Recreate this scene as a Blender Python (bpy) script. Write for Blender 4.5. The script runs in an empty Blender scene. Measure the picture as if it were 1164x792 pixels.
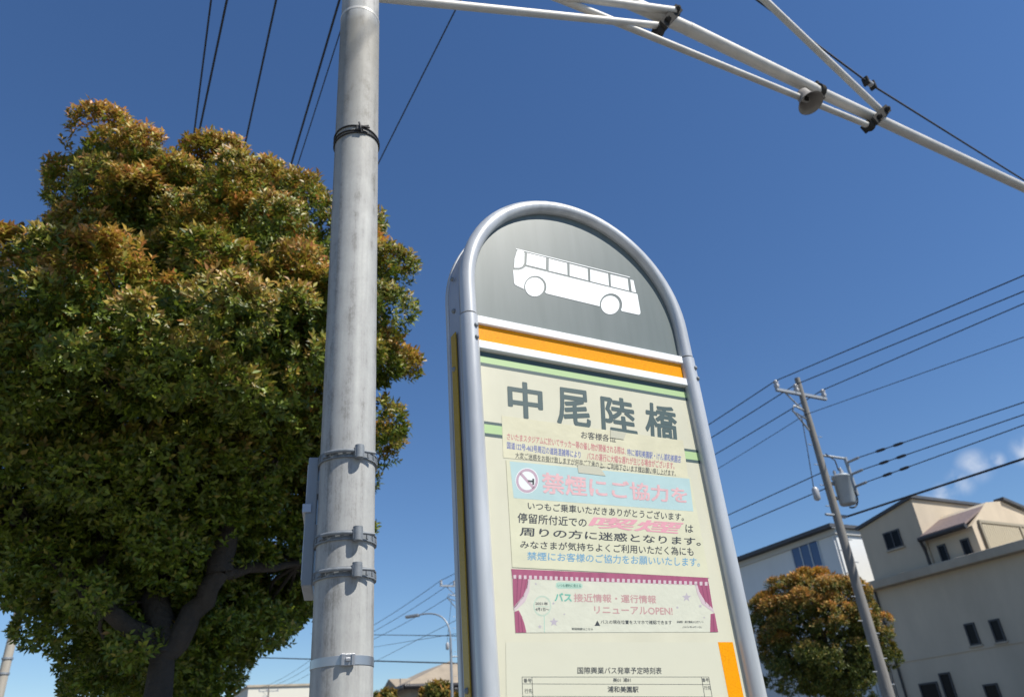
import bpy, bmesh, math, random
import numpy as np
from mathutils import Vector, Matrix, Euler
random.seed(5); rng = np.random.default_rng(5)
R = math.radians
sc = bpy.context.scene
col = sc.collection

# ------------------------------------------------------------ camera model
F = 851.0; CX, CY = 582.0, 396.0
def nrm(v): return v / np.linalg.norm(v)
UP = nrm(np.array([-127., -1526., F]))
YC = nrm(np.array([0, 0, 1.]) - UP * UP[2])
XC = np.cross(YC, UP)
M = np.array([XC, YC, UP])
CAM = np.array([0, 0, 1.6])
def ray(x, y):
    return M @ np.array([x - CX, y - CY, F])
def at(x, y, h):                 # point on a pixel ray at horizontal distance h
    r = ray(x, y); return Vector(CAM + r * h / math.hypot(r[0], r[1]))
def atz(x, y, z):                # point on a pixel ray at height z
    r = ray(x, y); return Vector(CAM + r * (z - CAM[2]) / r[2])
def onplane(x, y, p, n):
    r = ray(x, y); n = np.array(n); p = np.array(p)
    return Vector(CAM + r * (((p - CAM) @ n) / (r @ n)))
def pxm(p):                      # metres per (1164-wide) pixel at a point
    c = M.T @ (np.array(p) - CAM); return c[2] / F

# street directions: U across the road, D along it
UA = R(60.65)
U = Vector((math.sin(UA), math.cos(UA), 0)); D = Vector((-U.y, U.x, 0)); Z = Vector((0, 0, 1))
def sd(s, d, z=0): return U * s + D * d + Z * z
ROT = math.atan2(U.y, U.x)

# ------------------------------------------------------------ helpers
def tag(o, label=None, cat=None, group=None, kind=None):
    if label: o['label'] = label
    if cat: o['category'] = cat
    if group: o['group'] = group
    if kind: o['kind'] = kind
    return o
def empty(name, loc=(0, 0, 0), rz=0):
    o = bpy.data.objects.new(name, None); col.objects.link(o)
    o.location = loc; o.rotation_euler = (0, 0, rz); o.empty_display_size = .2
    return o
class MB:
    def __init__(s): s.v = []; s.f = []; s.sm = []
    def add(s, vs, fs, smooth=False):
        b = len(s.v); s.v += [tuple(v) for v in vs]
        for f in fs: s.f.append([b + i for i in f]); s.sm.append(smooth)
    def box(s, lo, hi):
        x0, y0, z0 = lo; x1, y1, z1 = hi
        s.add([(x0,y0,z0),(x1,y0,z0),(x1,y1,z0),(x0,y1,z0),(x0,y0,z1),(x1,y0,z1),(x1,y1,z1),(x0,y1,z1)],
              [(3,2,1,0),(4,5,6,7),(0,1,5,4),(1,2,6,5),(2,3,7,6),(3,0,4,7)])
    def obox(s, c, ax, ay, az):  # centre and three half-vectors
        c, ax, ay, az = map(Vector, (c, ax, ay, az))
        vs = [c + i*ax + j*ay + k*az for k in (-1, 1) for (i, j) in ((-1,-1),(1,-1),(1,1),(-1,1))]
        s.add(vs, [(3,2,1,0),(4,5,6,7),(0,1,5,4),(1,2,6,5),(2,3,7,6),(3,0,4,7)])
    def prism(s, poly, ext):     # polygon of 3D points, extruded by ext
        n = len(poly); e = Vector(ext); P = [Vector(p) for p in poly]
        s.add(P + [p + e for p in P], [tuple(range(n))[::-1], tuple(range(n, 2*n))] +
              [(i, (i+1) % n, n + (i+1) % n, n + i) for i in range(n)])
    def poly(s, pts): s.add(pts, [tuple(range(len(pts)))])
    def tube(s, pts, r, n=12, cap=True, smooth=True):
        pts = [Vector(p) for p in pts]; m = len(pts)
        rs = r if isinstance(r, (list, tuple)) else [r] * m
        t0 = (pts[1] - pts[0]).normalized()
        a = t0.orthogonal().normalized(); vs = []
        for i, p in enumerate(pts):
            t = (pts[min(i+1, m-1)] - pts[max(i-1, 0)]).normalized()
            a = (a - t * a.dot(t)).normalized(); b = t.cross(a)
            for k in range(n):
                th = 2 * math.pi * k / n
                vs.append(p + (a * math.cos(th) + b * math.sin(th)) * rs[i])
        fs = [(i*n + k, i*n + (k+1) % n, (i+1)*n + (k+1) % n, (i+1)*n + k) for i in range(m-1) for k in range(n)]
        s.add(vs, fs, smooth)
        if cap:
            s.add(vs[:n], [tuple(range(n))[::-1]]); s.add(vs[-n:], [tuple(range(n))])
    def lathe(s, prof, c, ax, n=20):   # prof: (radius, distance along ax)
        ax = Vector(ax).normalized(); a = ax.orthogonal().normalized(); b = ax.cross(a); c = Vector(c); vs = []
        for r, h in prof:
            for k in range(n):
                th = 2*math.pi*k/n; vs.append(c + ax*h + (a*math.cos(th)+b*math.sin(th))*r)
        m = len(prof)
        s.add(vs, [(i*n+k, i*n+(k+1)%n, (i+1)*n+(k+1)%n, (i+1)*n+k) for i in range(m-1) for k in range(n)], True)
        s.add(vs[:n], [tuple(range(n))[::-1]]); s.add(vs[-n:], [tuple(range(n))])
    def build(s, name, mat, parent=None, bevel=0, loc=None, rz=None):
        me = bpy.data.meshes.new(name); me.from_pydata(s.v, [], s.f); me.update()
        me.polygons.foreach_set('use_smooth', s.sm)
        bm = bmesh.new(); bm.from_mesh(me); bmesh.ops.recalc_face_normals(bm, faces=bm.faces); bm.to_mesh(me); bm.free()
        me.materials.append(mat)
        o = bpy.data.objects.new(name, me); col.objects.link(o)
        if parent: o.parent = parent
        if loc is not None: o.location = loc
        if rz is not None: o.rotation_euler = (0, 0, rz)
        if bevel:
            b = o.modifiers.new('b', 'BEVEL'); b.width = bevel; b.segments = 2; b.limit_method = 'ANGLE'; b.angle_limit = R(40)
        return o
def rebase(root, base):          # give a world-built thing its origin at base (children keep world positions)
    root.location = base
    for ch in root.children: ch.location = Vector(ch.location) - Vector(base)
def origin(o, p):                # move a single mesh's origin to p
    p = Vector(p); o.data.transform(Matrix.Translation(-p)); o.location = p
    return o

# ------------------------------------------------------------ materials
def mat(name, c, rough=.6, metal=0, noise=None, bump=None, coat=0, spec=None, tex='Object'):
    m = bpy.data.materials.new(name); m.use_nodes = True; nt = m.node_tree; N = nt.nodes; L = nt.links
    b = N['Principled BSDF']; b.inputs['Base Color'].default_value = (*c, 1); b.inputs['Roughness'].default_value = rough
    b.inputs['Metallic'].default_value = metal; b.inputs['Coat Weight'].default_value = coat
    if spec is not None: b.inputs['Specular IOR Level'].default_value = spec
    tc = N.new('ShaderNodeTexCoord')
    if noise:                    # (scale, amount, stretch xyz)
        sc_, amt, st = noise
        mp = N.new('ShaderNodeMapping'); mp.inputs['Scale'].default_value = st; L.new(tc.outputs[tex], mp.inputs[0])
        n = N.new('ShaderNodeTexNoise'); n.inputs['Scale'].default_value = sc_; n.inputs['Detail'].default_value = 6; n.inputs['Roughness'].default_value = .6
        L.new(mp.outputs[0], n.inputs['Vector'])
        r = N.new('ShaderNodeMapRange'); r.inputs[1].default_value = .3; r.inputs[2].default_value = .7
        r.inputs[3].default_value = 1 - amt; r.inputs[4].default_value = 1 + amt * .5; L.new(n.outputs[0], r.inputs[0])
        mx = N.new('ShaderNodeVectorMath'); mx.operation = 'SCALE'; mx.inputs[0].default_value = c; L.new(r.outputs[0], mx.inputs['Scale'])
        L.new(mx.outputs[0], b.inputs['Base Color'])
        r2 = N.new('ShaderNodeMapRange'); r2.inputs[3].default_value = max(.05, rough - .1); r2.inputs[4].default_value = min(1, rough + .12); L.new(n.outputs[0], r2.inputs[0])
        L.new(r2.outputs[0], b.inputs['Roughness'])
    if bump:                     # (scale, strength, distance)
        n2 = N.new('ShaderNodeTexNoise'); n2.inputs['Scale'].default_value = bump[0]; n2.inputs['Detail'].default_value = 5; L.new(tc.outputs[tex], n2.inputs['Vector'])
        bp = N.new('ShaderNodeBump'); bp.inputs['Strength'].default_value = bump[1]; bp.inputs['Distance'].default_value = bump[2]
        L.new(n2.outputs[0], bp.inputs['Height']); L.new(bp.outputs[0], b.inputs['Normal'])
    return m
def flat(name, c, rough=.6, **k): return mat(name, c, rough, **k)

M_silver = mat('silver_paint', (.49, .505, .52), .34, .2, noise=(22, .22, (1, 1, .18)), bump=(900, .05, .0005), coat=.15)
M_side = mat('side_aluminium', (.42, .44, .49), .4, .35, noise=(14, .2, (1, 1, .2)))
M_white = mat('white_bar', (.80, .82, .84), .35, 0, noise=(25, .06, (1, 1, 1)))
M_cream = mat('cream_face', (.565, .545, .415), .38, 0, noise=(9, .07, (1, 1, .5)), coat=.2)
M_dkgreen = flat('dark_green_vinyl', (.052, .085, .083), .45)
M_ltgreen = flat('light_green_vinyl', (.36, .50, .24), .45)
M_paper = mat('aged_paper', (.55, .525, .37), .55, 0, noise=(14, .10, (1, 1, 1)), bump=(60, .25, .002))
M_paper2 = mat('laminated_paper', (.58, .565, .40), .35, 0, noise=(18, .06, (1, 1, 1)), bump=(45, .25, .002), coat=.2)
M_paper3 = mat('crinkled_paper', (.56, .56, .45), .4, 0, noise=(30, .05, (1, 1, 1)), bump=(120, .3, .0015), coat=.2)
M_film = mat('plastic_cover', (.555, .54, .42), .28, 0, bump=(14, .3, .003), coat=.3)
M_ltblue = mat('pale_blue_ink', (.37, .51, .51), .5, noise=(20, .06, (1, 1, 1)))
M_pink = mat('faded_pink_ink', (.62, .38, .39), .5, noise=(80, .12, (1, 1, 1)))
M_pink2 = flat('pink_ink', (.62, .29, .34), .5)
M_red = flat('faded_red_ink', (.46, .14, .16), .5)
M_navy = flat('faded_blue_ink', (.10, .13, .34), .5)
M_black = flat('black_ink', (.035, .04, .045), .5)
M_sky = flat('light_blue_ink', (.13, .30, .45), .5)
M_mag = mat('magenta_ink', (.32, .075, .145), .5, noise=(60, .2, (1, 1, .1)))
M_dkmag = flat('dark_magenta_ink', (.20, .04, .09), .5)
M_palepink = flat('pale_pink_ink', (.52, .42, .44), .5)
M_teal = flat('teal_ink', (.14, .40, .31), .5)
M_mint = flat('mint_ink', (.36, .52, .42), .5)
M_rose = flat('rose_ink', (.46, .27, .26), .5)
M_lilac = flat('lilac_ink', (.40, .36, .40), .5)
M_steel = mat('zinc_steel', (.20, .22, .24), .6, .2, noise=(60, .25, (1, 1, 1)))
M_strap = mat('stainless_strap', (.42, .43, .45), .35, .8)
M_arm = mat('galvanised_pipe', (.56, .54, .50), .5, .05, noise=(7, .15, (1, 1, 1)))
M_dark = mat('dark_clamp', (.05, .048, .045), .95, spec=.05)
M_cable = flat('black_cable', (.02, .02, .022), .6)
M_concpole = mat('concrete_pole', (.20, .19, .175), .85, 0, noise=(6, .3, (3, 3, .3)), bump=(60, .3, .01))
M_ins = flat('porcelain', (.35, .35, .36), .3)
M_tank = mat('grey_tank', (.34, .38, .41), .45, .1, noise=(5, .1, (1, 1, 1)))
M_bracket = mat('weathered_bracket', (.30, .32, .34), .5, .5)

def reflective(name, c, c2):
    m = mat(name, c, .4); nt = m.node_tree; N = nt.nodes; L = nt.links; b = N['Principled BSDF']
    tc = N.new('ShaderNodeTexCoord'); mp = N.new('ShaderNodeMapping'); mp.inputs['Rotation'].default_value = (0, R(45), 0)
    v = N.new('ShaderNodeTexVoronoi'); v.feature = 'DISTANCE_TO_EDGE'; v.inputs['Scale'].default_value = 260
    L.new(tc.outputs['Object'], mp.inputs[0]); L.new(mp.outputs[0], v.inputs['Vector'])
    r = N.new('ShaderNodeValToRGB'); r.color_ramp.elements[0].color = (*c2, 1); r.color_ramp.elements[1].color = (*c, 1)
    r.color_ramp.elements[1].position = .12
    L.new(v.outputs['Distance'], r.inputs[0]); L.new(r.outputs[0], b.inputs['Base Color'])
    return m
M_orange = reflective('orange_reflective', (.78, .31, .0), (.64, .23, .0)); M_orange.node_tree.nodes['Principled BSDF'].inputs['Specular IOR Level'].default_value = .15
M_must = reflective('mustard_reflective', (.42, .27, .015), (.30, .19, .015))

# bus panel: weathered, hazy, semi-gloss grey-green
def panel_mat():
    m = mat('grey_green_panel', (.11, .13, .12), .42, coat=.1); nt = m.node_tree; N = nt.nodes; L = nt.links; b = N['Principled BSDF']
    tc = N.new('ShaderNodeTexCoord'); mp = N.new('ShaderNodeMapping'); mp.inputs['Scale'].default_value = (30, 1, 3)
    n = N.new('ShaderNodeTexNoise'); n.inputs['Scale'].default_value = 1.3; n.inputs['Detail'].default_value = 8
    L.new(tc.outputs['Object'], mp.inputs[0]); L.new(mp.outputs[0], n.inputs['Vector'])
    r = N.new('ShaderNodeValToRGB'); r.color_ramp.elements[0].color = (.10, .125, .118, 1); r.color_ramp.elements[0].position = .3
    r.color_ramp.elements[1].color = (.135, .16, .155, 1); r.color_ramp.elements[1].position = .75
    L.new(n.outputs[0], r.inputs[0]); L.new(r.outputs[0], b.inputs['Base Color'])
    return m
M_panel = panel_mat()

# galvanised pole with vertical rain streaks and two sleeve tones
def pole_mat():
    m = mat('galvanised_pole', (.4, .4, .4), .5, .08); nt = m.node_tree; N = nt.nodes; L = nt.links; b = N['Principled BSDF']
    tc = N.new('ShaderNodeTexCoord')
    def noise(scale, st, det=6):
        mp = N.new('ShaderNodeMapping'); mp.inputs['Scale'].default_value = st; L.new(tc.outputs['Object'], mp.inputs[0])
        n = N.new('ShaderNodeTexNoise'); n.inputs['Scale'].default_value = scale; n.inputs['Detail'].default_value = det; n.inputs['Roughness'].default_value = .65
        L.new(mp.outputs[0], n.inputs['Vector']); return n
    n1 = noise(26, (1, 1, .04)); n2 = noise(22, (1, 1, .6)); n3 = noise(220, (1, 1, .5), 3)
    a = N.new('ShaderNodeMath'); a.operation = 'MULTIPLY_ADD'; L.new(n1.outputs[0], a.inputs[0]); a.inputs[1].default_value = .55
    a2 = N.new('ShaderNodeMath'); a2.operation = 'MULTIPLY'; a2.inputs[1].default_value = .35; L.new(n2.outputs[0], a2.inputs[0]); L.new(a2.outputs[0], a.inputs[2])
    a3 = N.new('ShaderNodeMath'); a3.operation = 'MULTIPLY_ADD'; a3.inputs[1].default_value = .15; L.new(n3.outputs[0], a3.inputs[0]); L.new(a.outputs[0], a3.inputs[2])
    r = N.new('ShaderNodeValToRGB'); e = r.color_ramp.elements
    e[0].position = .36; e[0].color = (.13, .125, .11, 1); e[1].position = .66; e[1].color = (.42, .425, .405, 1)
    x = r.color_ramp.elements.new(.5); x.color = (.33, .33, .32, 1)
    L.new(a3.outputs[0], r.inputs[0])
    sx = N.new('ShaderNodeSeparateXYZ'); L.new(tc.outputs['Object'], sx.inputs[0])   # old weathering stain below the joint
    s1 = N.new('ShaderNodeMapRange'); s1.inputs[1].default_value = 3.3; s1.inputs[2].default_value = 4.2; L.new(sx.outputs['Z'], s1.inputs[0])
    s2 = N.new('ShaderNodeMapRange'); s2.inputs[1].default_value = 4.34; s2.inputs[2].default_value = 4.40; s2.inputs[3].default_value = 1; s2.inputs[4].default_value = 0; L.new(sx.outputs['Z'], s2.inputs[0])
    s3 = N.new('ShaderNodeMath'); s3.operation = 'MULTIPLY'; L.new(s1.outputs[0], s3.inputs[0]); L.new(s2.outputs[0], s3.inputs[1])
    s4 = N.new('ShaderNodeMath'); s4.operation = 'MULTIPLY'; L.new(s3.outputs[0], s4.inputs[0]); L.new(n1.outputs[0], s4.inputs[1])
    mxs = N.new('ShaderNodeMixRGB'); mxs.inputs[2].default_value = (.16, .14, .10, 1); L.new(s4.outputs[0], mxs.inputs[0]); L.new(r.outputs[0], mxs.inputs[1])
    L.new(mxs.outputs[0], b.inputs['Base Color'])
    rr = N.new('ShaderNodeMapRange'); rr.inputs[3].default_value = .8; rr.inputs[4].default_value = .6; L.new(a3.outputs[0], rr.inputs[0]); L.new(rr.outputs[0], b.inputs['Roughness'])
    bp = N.new('ShaderNodeBump'); bp.inputs['Strength'].default_value = .15; bp.inputs['Distance'].default_value = .001; L.new(n3.outputs[0], bp.inputs['Height']); L.new(bp.outputs[0], b.inputs['Normal'])
    return m
M_pole = pole_mat()

# ============================================================ BUS STOP SIGN
P0 = np.array([-.05635975, 1.12750996, 2.22501876])     # left inner edge of the frame, on the front plane
UN = np.array(U); NN = np.array([U.y, -U.x, 0])            # NN faces the camera
HW = .225                                                   # half width to the middle of the sign
Y_PANEL = .003
def S(px, py, y=Y_PANEL):        # pixel -> (a, z) on the sign plane set back by y
    p = P0 - NN * y; q = np.array(onplane(px, py, p, NN))
    return float((q - P0) @ UN) - HW, float(q[2])
def zs(ox, oy, k):
    return lambda x, y: (ox + x / k, oy + y / k)
Z1 = zs(500, 220, 3.6); Z2 = zs(500, 420, 3.3); ZN = zs(560, 420, 4.85); Z8 = zs(570, 640, 4.4769); Z3 = zs(540, 630, 3.4235); Z7 = zs(800, 560, 3.1978)
SBASE = Vector(P0 + UN * HW); SBASE.z = 0
def sroot(name): return empty(name, SBASE, ROT)
def sheet(name, quad, m, parent, y, zf=None, thick=0):      # polygon given in zoom pixels
    mb = MB(); pts = []
    for q in quad:
        a, z = S(*(zf(*q) if zf else q), y); pts.append((a, y, z))
    if thick: mb.prism(pts, (0, thick, 0))
    else: mb.poly(pts)
    return mb.build(name, m, parent)
def text(body, quad, m, parent, y, zf, bold=0., name='lettering', join=None):
    c = bpy.data.curves.new('t', 'FONT'); c.body = body; c.size = 1; c.resolution_u = 3; c.fill_mode = 'FRONT'
    o = bpy.data.objects.new('t', c); col.objects.link(o)
    dg = bpy.context.evaluated_depsgraph_get(); dg.update()
    me = bpy.data.meshes.new_from_object(o.evaluated_get(dg))
    bpy.data.objects.remove(o); bpy.data.curves.remove(c)
    n = len(me.vertices); co = np.empty(n * 3); me.vertices.foreach_get('co', co); co = co.reshape(-1, 3)
    lo = co.min(0); hi = co.max(0); s = (co[:, 0] - lo[0]) / (hi[0] - lo[0]); t = (co[:, 1] - lo[1]) / max(1e-6, (hi[1] - lo[1]))
    q = [S(*zf(*p), y) for p in quad]   # TL TR BR BL
    tl, tr, br, bl = [np.array(p) for p in q]
    W_, H_ = hi[0] - lo[0], max(1e-6, hi[1] - lo[1]); s0, t0 = s, t
    k = 1 if bold == 0 else (14 if bold > .021 else 5); ss = []; tt = []; yy = []
    for i in range(k):           # heavier strokes: copies nudged round a small circle, each a hair behind the last
        th = 2 * math.pi * i / max(1, k - 1); rr = 0 if i == k - 1 else bold
        ss.append(s0 + rr * math.cos(th) / W_); tt.append(t0 + rr * math.sin(th) / H_); yy.append(np.full(n, y - 1e-5 * i))
    s = np.concatenate(ss); t = np.concatenate(tt); yv = np.concatenate(yy)
    P = (tl[None] * (1 - s)[:, None] + tr[None] * s[:, None]) * t[:, None] + (bl[None] * (1 - s)[:, None] + br[None] * s[:, None]) * (1 - t)[:, None]
    out = np.stack([P[:, 0], yv, P[:, 1]], 1)
    polys_ = [list(p.vertices) for p in me.polygons]
    me = bpy.data.meshes.new(name); me.from_pydata(out.tolist(), [], [[v + n * i for v in p] for i in range(k) for p in polys_]); me.update()
    me.materials.clear(); me.materials.append(m)
    o = bpy.data.objects.new(name, me); col.objects.link(o); o.parent = parent
    return o
def merge(objs, name):
    if name != 'stop_name':
        for o in objs: o.name = name
        return objs[0]
    bm = bmesh.new()
    for o in objs: bm.from_mesh(o.data)
    me = objs[0].data; bm.to_mesh(me); bm.free()
    for o in objs[1:]: bpy.data.objects.remove(o)
    objs[0].name = name; return objs[0]

sign = tag(sroot('bus_stop_sign'), 'tall round-topped bus stop sign framed in silver tube with a white bus on top', 'bus stop sign')
RT = .0145; XL, XR = -.242, .242; ZA = float(P0[2]) + .135; RA = .242; ZJ = float(P0[2]) + .072; ZB = .42
# arch of the front frame
arch = [(XL, 0, ZJ + .0)] + [(-RA * math.cos(t), 0, ZA + RA * math.sin(t)) for t in [math.pi * i / 40 for i in range(41)]] + [(XR, 0, ZJ)]
mb = MB(); mb.tube(arch, RT, 20); mb.build('frame_arch', M_silver, sign)
for x in (XL, XR):
    mb = MB(); mb.tube([(x, 0, ZB - .30), (x, 0, ZJ - .004)], RT + .0016, 20); r_ = mb.build('frame_rail', M_silver, sign)
    for dz in (-.028, -.052):
        mb = MB(); sx = x + .006; mb.lathe([(.0042, 0), (.0042, .002), (.003, .0035), (.0005, .004)], (sx, -.0145, ZJ + dz), (.35, -1, 0), 10)
        mb.build('screw', M_steel, r_)
# second thin rear frame and side band
Y1, Y2 = .016, .066
def band(x0, r, y0, y1, zlow, th):
    mb = MB(); prof = [(-x0, zlow), (-x0, ZA)] + [(-x0 * math.cos(t), ZA + r * math.sin(t)) for t in [math.pi * i / 40 for i in range(1, 40)]] + [(x0, ZA), (x0, zlow)]
    inn = [(px * (x0 - th) / x0, (pz - ZA) * ((r - th) / r) + ZA if pz > ZA else pz) for px, pz in prof]
    n = len(prof); vs = [(a, y0, b) for a, b in prof] + [(a, y1, b) for a, b in prof] + [(a, y0, b) for a, b in inn] + [(a, y1, b) for a, b in inn]
    fs = []
    for i in range(n - 1):
        fs += [(i, i+1, n+i+1, n+i), (2*n+i, 3*n+i, 3*n+i+1, 2*n+i+1), (i, 2*n+i, 2*n+i+1, i+1), (n+i, n+i+1, 3*n+i+1, 3*n+i)]
    fs += [(0, n, 3*n, 2*n), (n-1, 3*n-1, 4*n-1, 2*n-1)]
    mb.add(vs, fs); return mb
side = band(.250, .250, Y1 + .004, Y2, ZB - .05, .003).build('side_panel', M_side, sign, bevel=.0008)
for sx in (-1, 1): ft = MB(); ft.box((sx*.2535 - .001, Y1+.016, ZB - .02), (sx*.2535 + .001, Y2 - .014, ZJ - .02)); ft.build('reflective_stripe', M_must, side)
for sx in (-1, 1):
    for z in (ZJ + .10, ZJ + .03, ZJ - .09, ZJ - .6, ZJ - 1.1):
        mb = MB(); mb.lathe([(.0045, 0), (.0045, .002), (.003, .004), (.0005, .0045)], (sx*.2505 + sx * (.0035 if z < ZJ else 0), .042, z), (sx, 0, 0), 10)
        mb.build('screw', M_steel, side)
band(.2525, .2525, Y2 + .0005, Y2 + .012, ZB - .05, .012).build('rear_frame', M_silver, sign, bevel=.002)
# back board closes the box
mb = MB(); bp = [(XL, ZB), (XR, ZB)] + [(RA * math.cos(t), ZA + RA * math.sin(t)) for t in [math.pi * i / 30 for i in range(31)]]
mb.prism([(a, Y2 - .006, z) for a, z in bp], (0, .004, 0)); mb.build('back_board', M_white, sign)
# arch panel with the bus
ri = RA - .012
top_z = ZJ - .012
mb = MB(); mb.prism([(-ri, Y_PANEL, top_z), (ri, Y_PANEL, top_z)] + [(ri * math.cos(t), Y_PANEL, ZA + ri * math.sin(t)) for t in [math.pi * i / 40 for i in range(41)]], (0, .004, 0))
head = mb.build('head_panel', M_panel, sign)
def arc(cx, cy, r, a0, a1, n=10, ry=None):
    return [(cx + r * math.cos(R(a0 + (a1 - a0) * i / n)), cy + (ry or r) * math.sin(R(a0 + (a1 - a0) * i / n))) for i in range(n + 1)]
M_buswhite = flat('white_vinyl', (.80, .82, .82), .4)
YB = Y_PANEL - .0006
mb = MB()
def zp(quad, zf, y=YB): return [(S(*zf(*q), y)[0], y, S(*zf(*q), y)[1]) for q in quad]
polys = [
 [(317,231),(343,236),(346,244),(345,285),(338,298),(326,304),(304,304),(306,268)],
 [(357,243),(434,262),(433,311),(354,292)],
 [(446,266),(520,285),(522,334),(445,316)],
 [(531,288),(604,307),(607,356),(531,337)],
 [(615,310),(688,328),(692,378),(616,359)],
 [(698,331),(768,348),(774,398),(700,380)],
 [(779,352),(792,355),(803,405),(785,401)],
 [(300,313),(325,313),(340,308),(350,300),(354,300),(808,411),(821,484),(820,492),(814,496),(744,481)]
   + arc(700,455,46,26,-188,14)[0:] + [(436,409)] + arc(390,383,46,27,-190,14) + [(315,377),(307,372),(304,364)],
 arc(388,382,39,0,360,28)[:-1], arc(697,456,38,0,360,28)[:-1],
]
for p in polys: mb.poly(zp(p, Z1))
mb.poly(zp([(312,225),(778,341),(778,344),(312,228)], Z1))
bus = mb.build('bus_pictogram', M_buswhite, head)
# horizontal bars and the orange strip
V = float(P0[2])
for z0, z1 in ((.056, .071), (.006, .021)):
    mb = MB(); mb.box((XL + RT, -.006, V + z0), (XR - RT, Y_PANEL + .001, V + z1)); mb.build('cross_bar', M_white, sign, bevel=.001)
mb = MB(); mb.box((XL + RT, .0000, V + .0215), (XR - RT, .0045, V + .0555)); mb.build('orange_strip', M_orange, sign)
# cream face board
mb = MB(); mb.box((XL + .004, Y_PANEL, ZB), (XR - .004, Y_PANEL + .004, V + .0055)); face = mb.build('face_board', M_cream, sign)
mb = MB(); mb.box((XL, Y_PANEL - .012, ZB - .02), (XR, Y_PANEL + .006, ZB - .0005)); mb.build('bottom_rail', M_white, sign)
YS = Y_PANEL - .0002
def zz(py, px=548, y=YS): return S(px, py, y)[1]
xl, xr = XL + .012, XR - .012
def stripe(zt, zb, m, y=YS):
    mb = MB(); mb.poly([(xl, y, zb), (xr, y, zb), (xr, y, zt), (xl, y, zt)]); return mb.build('printed_stripe', m, face)
stripe(V + .004, zz(404.5), M_dkgreen); stripe(zz(404.5), zz(411.8), M_ltgreen); stripe(zz(411.8), zz(415.6), M_dkgreen)
stripe(zz(478.3, 550), zz(481.6, 550), M_dkgreen); stripe(zz(481.6, 550), zz(491.6, 550), M_ltgreen); stripe(zz(491.6, 550), zz(495.4, 550), M_dkgreen)
chs = [('中', [(85,80),(268,108),(272,228),(98,205)]), ('尾', None), ('陸', None), ('橋', None)]
Q = {'中': [(84,58),(268,88),(276,275),(92,255)], '尾': [(355,97),(524,122),(541,322),(360,296)],
     '陸': [(597,142),(770,170),(797,362),(606,332)], '橋': [(842,180),(1006,212),(1022,398),(848,376)]}
merge([text(ch, q, M_dkgreen, face, YS - .0001, ZN, .022) for ch, q in Q.items()], 'stop_name')
sheet('orange_marker', [(945,340),(1003,340),(1050,575),(991,575)], M_orange, face, YS, Z3)
# legs and foot
for x in (XL, XR):
    mb = MB(); mb.tube([(x, .03, .06), (x, .03, ZB - .02)], .02, 16); mb.build('leg', M_silver, sign)
mb = MB(); mb.box((-.33, -.22, 0), (.33, .30, .07)); mb.build('base', mat('base_concrete', (.3, .3, .28), .9, noise=(12, .2, (1, 1, 1))), sign, bevel=.01)

# ---- notices taped to the board
def notice(name, quad, m, label, zf, y, thick=.0003):
    r = sroot(name); tag(r, label, 'notice', 'notices taped to the bus stop board')
    sheet('paper', quad, m, r, y, zf, Y_PANEL - .0003 - y); return r
YN = Y_PANEL - .00045
n1 = notice('paper_notice', [(232,172),(912,266),(932,404),(590,362),(238,330)], M_paper, 'yellowed paper notice with small red and blue print just under the stop name', Z2, YN)
T1 = YN - .0001
merge([text('お客様各位', [(530,230),(662,247),(660,273),(530,257)], M_black, n1, T1, Z2, .012)], 'heading')
merge([text('さいたまスタジアムに於いてサッカー等の催し物が開催される際は、', [(252,237),(697,291),(697,319),(252,263)], M_red, n1, T1, Z2, .012),
       text('バスの運行に大幅な遅れが生じる場合がございます。', [(552,309),(880,347),(880,374),(552,337)], M_red, n1, T1, Z2, .012)], 'red_lettering')
merge([text('特に浦和美園駅・けん浦和美園店', [(703,296),(905,323),(903,350),(703,321)], M_navy, n1, T1, Z2, .012),
       text('国道122号-463号周辺の道路混雑等により', [(252,270),(528,306),(528,333),(252,296)], M_navy, n1, T1, Z2, .015)], 'blue_lettering')
text('大変ご迷惑をお掛け致しますが何卒ご了承の上、ご利用下さいます様お願い申し上げます。', [(283,309),(885,378),(885,400),(283,332)], M_black, n1, T1, Z2, .008, 'black_lettering')

YN2 = YN - .0002
n2 = notice('no_smoking_notice', [(248,338),(940,404),(1012,780),(272,740)], M_paper2, 'large cream notice with a pale blue heading band and a no-smoking symbol', Z2, YN2)
T2 = YN2 - .0001; T2b = T2 - .0001
sheet('heading_band', [(262,343),(936,409),(951,531),(277,481)], M_ltblue, n2, T2, Z2)
text('禁煙にご協力を', [(383,385),(924,444),(929,500),(388,462)], M_pink, n2, T2b, Z2, .026, 'pink_heading')
ic = MB()
cx, cy, rx, ry = 327, 416, 41, 45
def ell(k, n=40): return [(cx + rx * k * math.cos(2 * math.pi * i / n), cy + ry * k * math.sin(2 * math.pi * i / n)) for i in range(n)]
def ringmesh(mb, o, i_, zf, y):
    a = zp(o, zf, y); b = zp(i_, zf, y); n = len(a); mb.add(a + b, [(k, (k+1) % n, n + (k+1) % n, n + k) for k in range(n)])
disc = MB(); disc.poly(zp(ell(1.06), Z2, T2b)); disc.build('symbol_disc', flat('disc_white', (.66, .70, .68), .5), n2)
ringmesh(ic, ell(1.0), ell(.78), Z2, T2b - .0001)
ic.poly(zp([(299,392),(306,385),(356,440),(349,448)], Z2, T2b - .0001)); ic.build('no_smoking_symbol', flat('symbol_red', (.42, .30, .36), .5), n2)
mb = MB(); mb.poly(zp([(330,414),(350,415),(350,422),(330,421)], Z2, T2b - .0001)); mb.poly(zp([(347,408),(354,409),(354,432),(347,431)], Z2, T2b - .0001)); mb.build('cigarette_symbol', M_black, n2)
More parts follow.
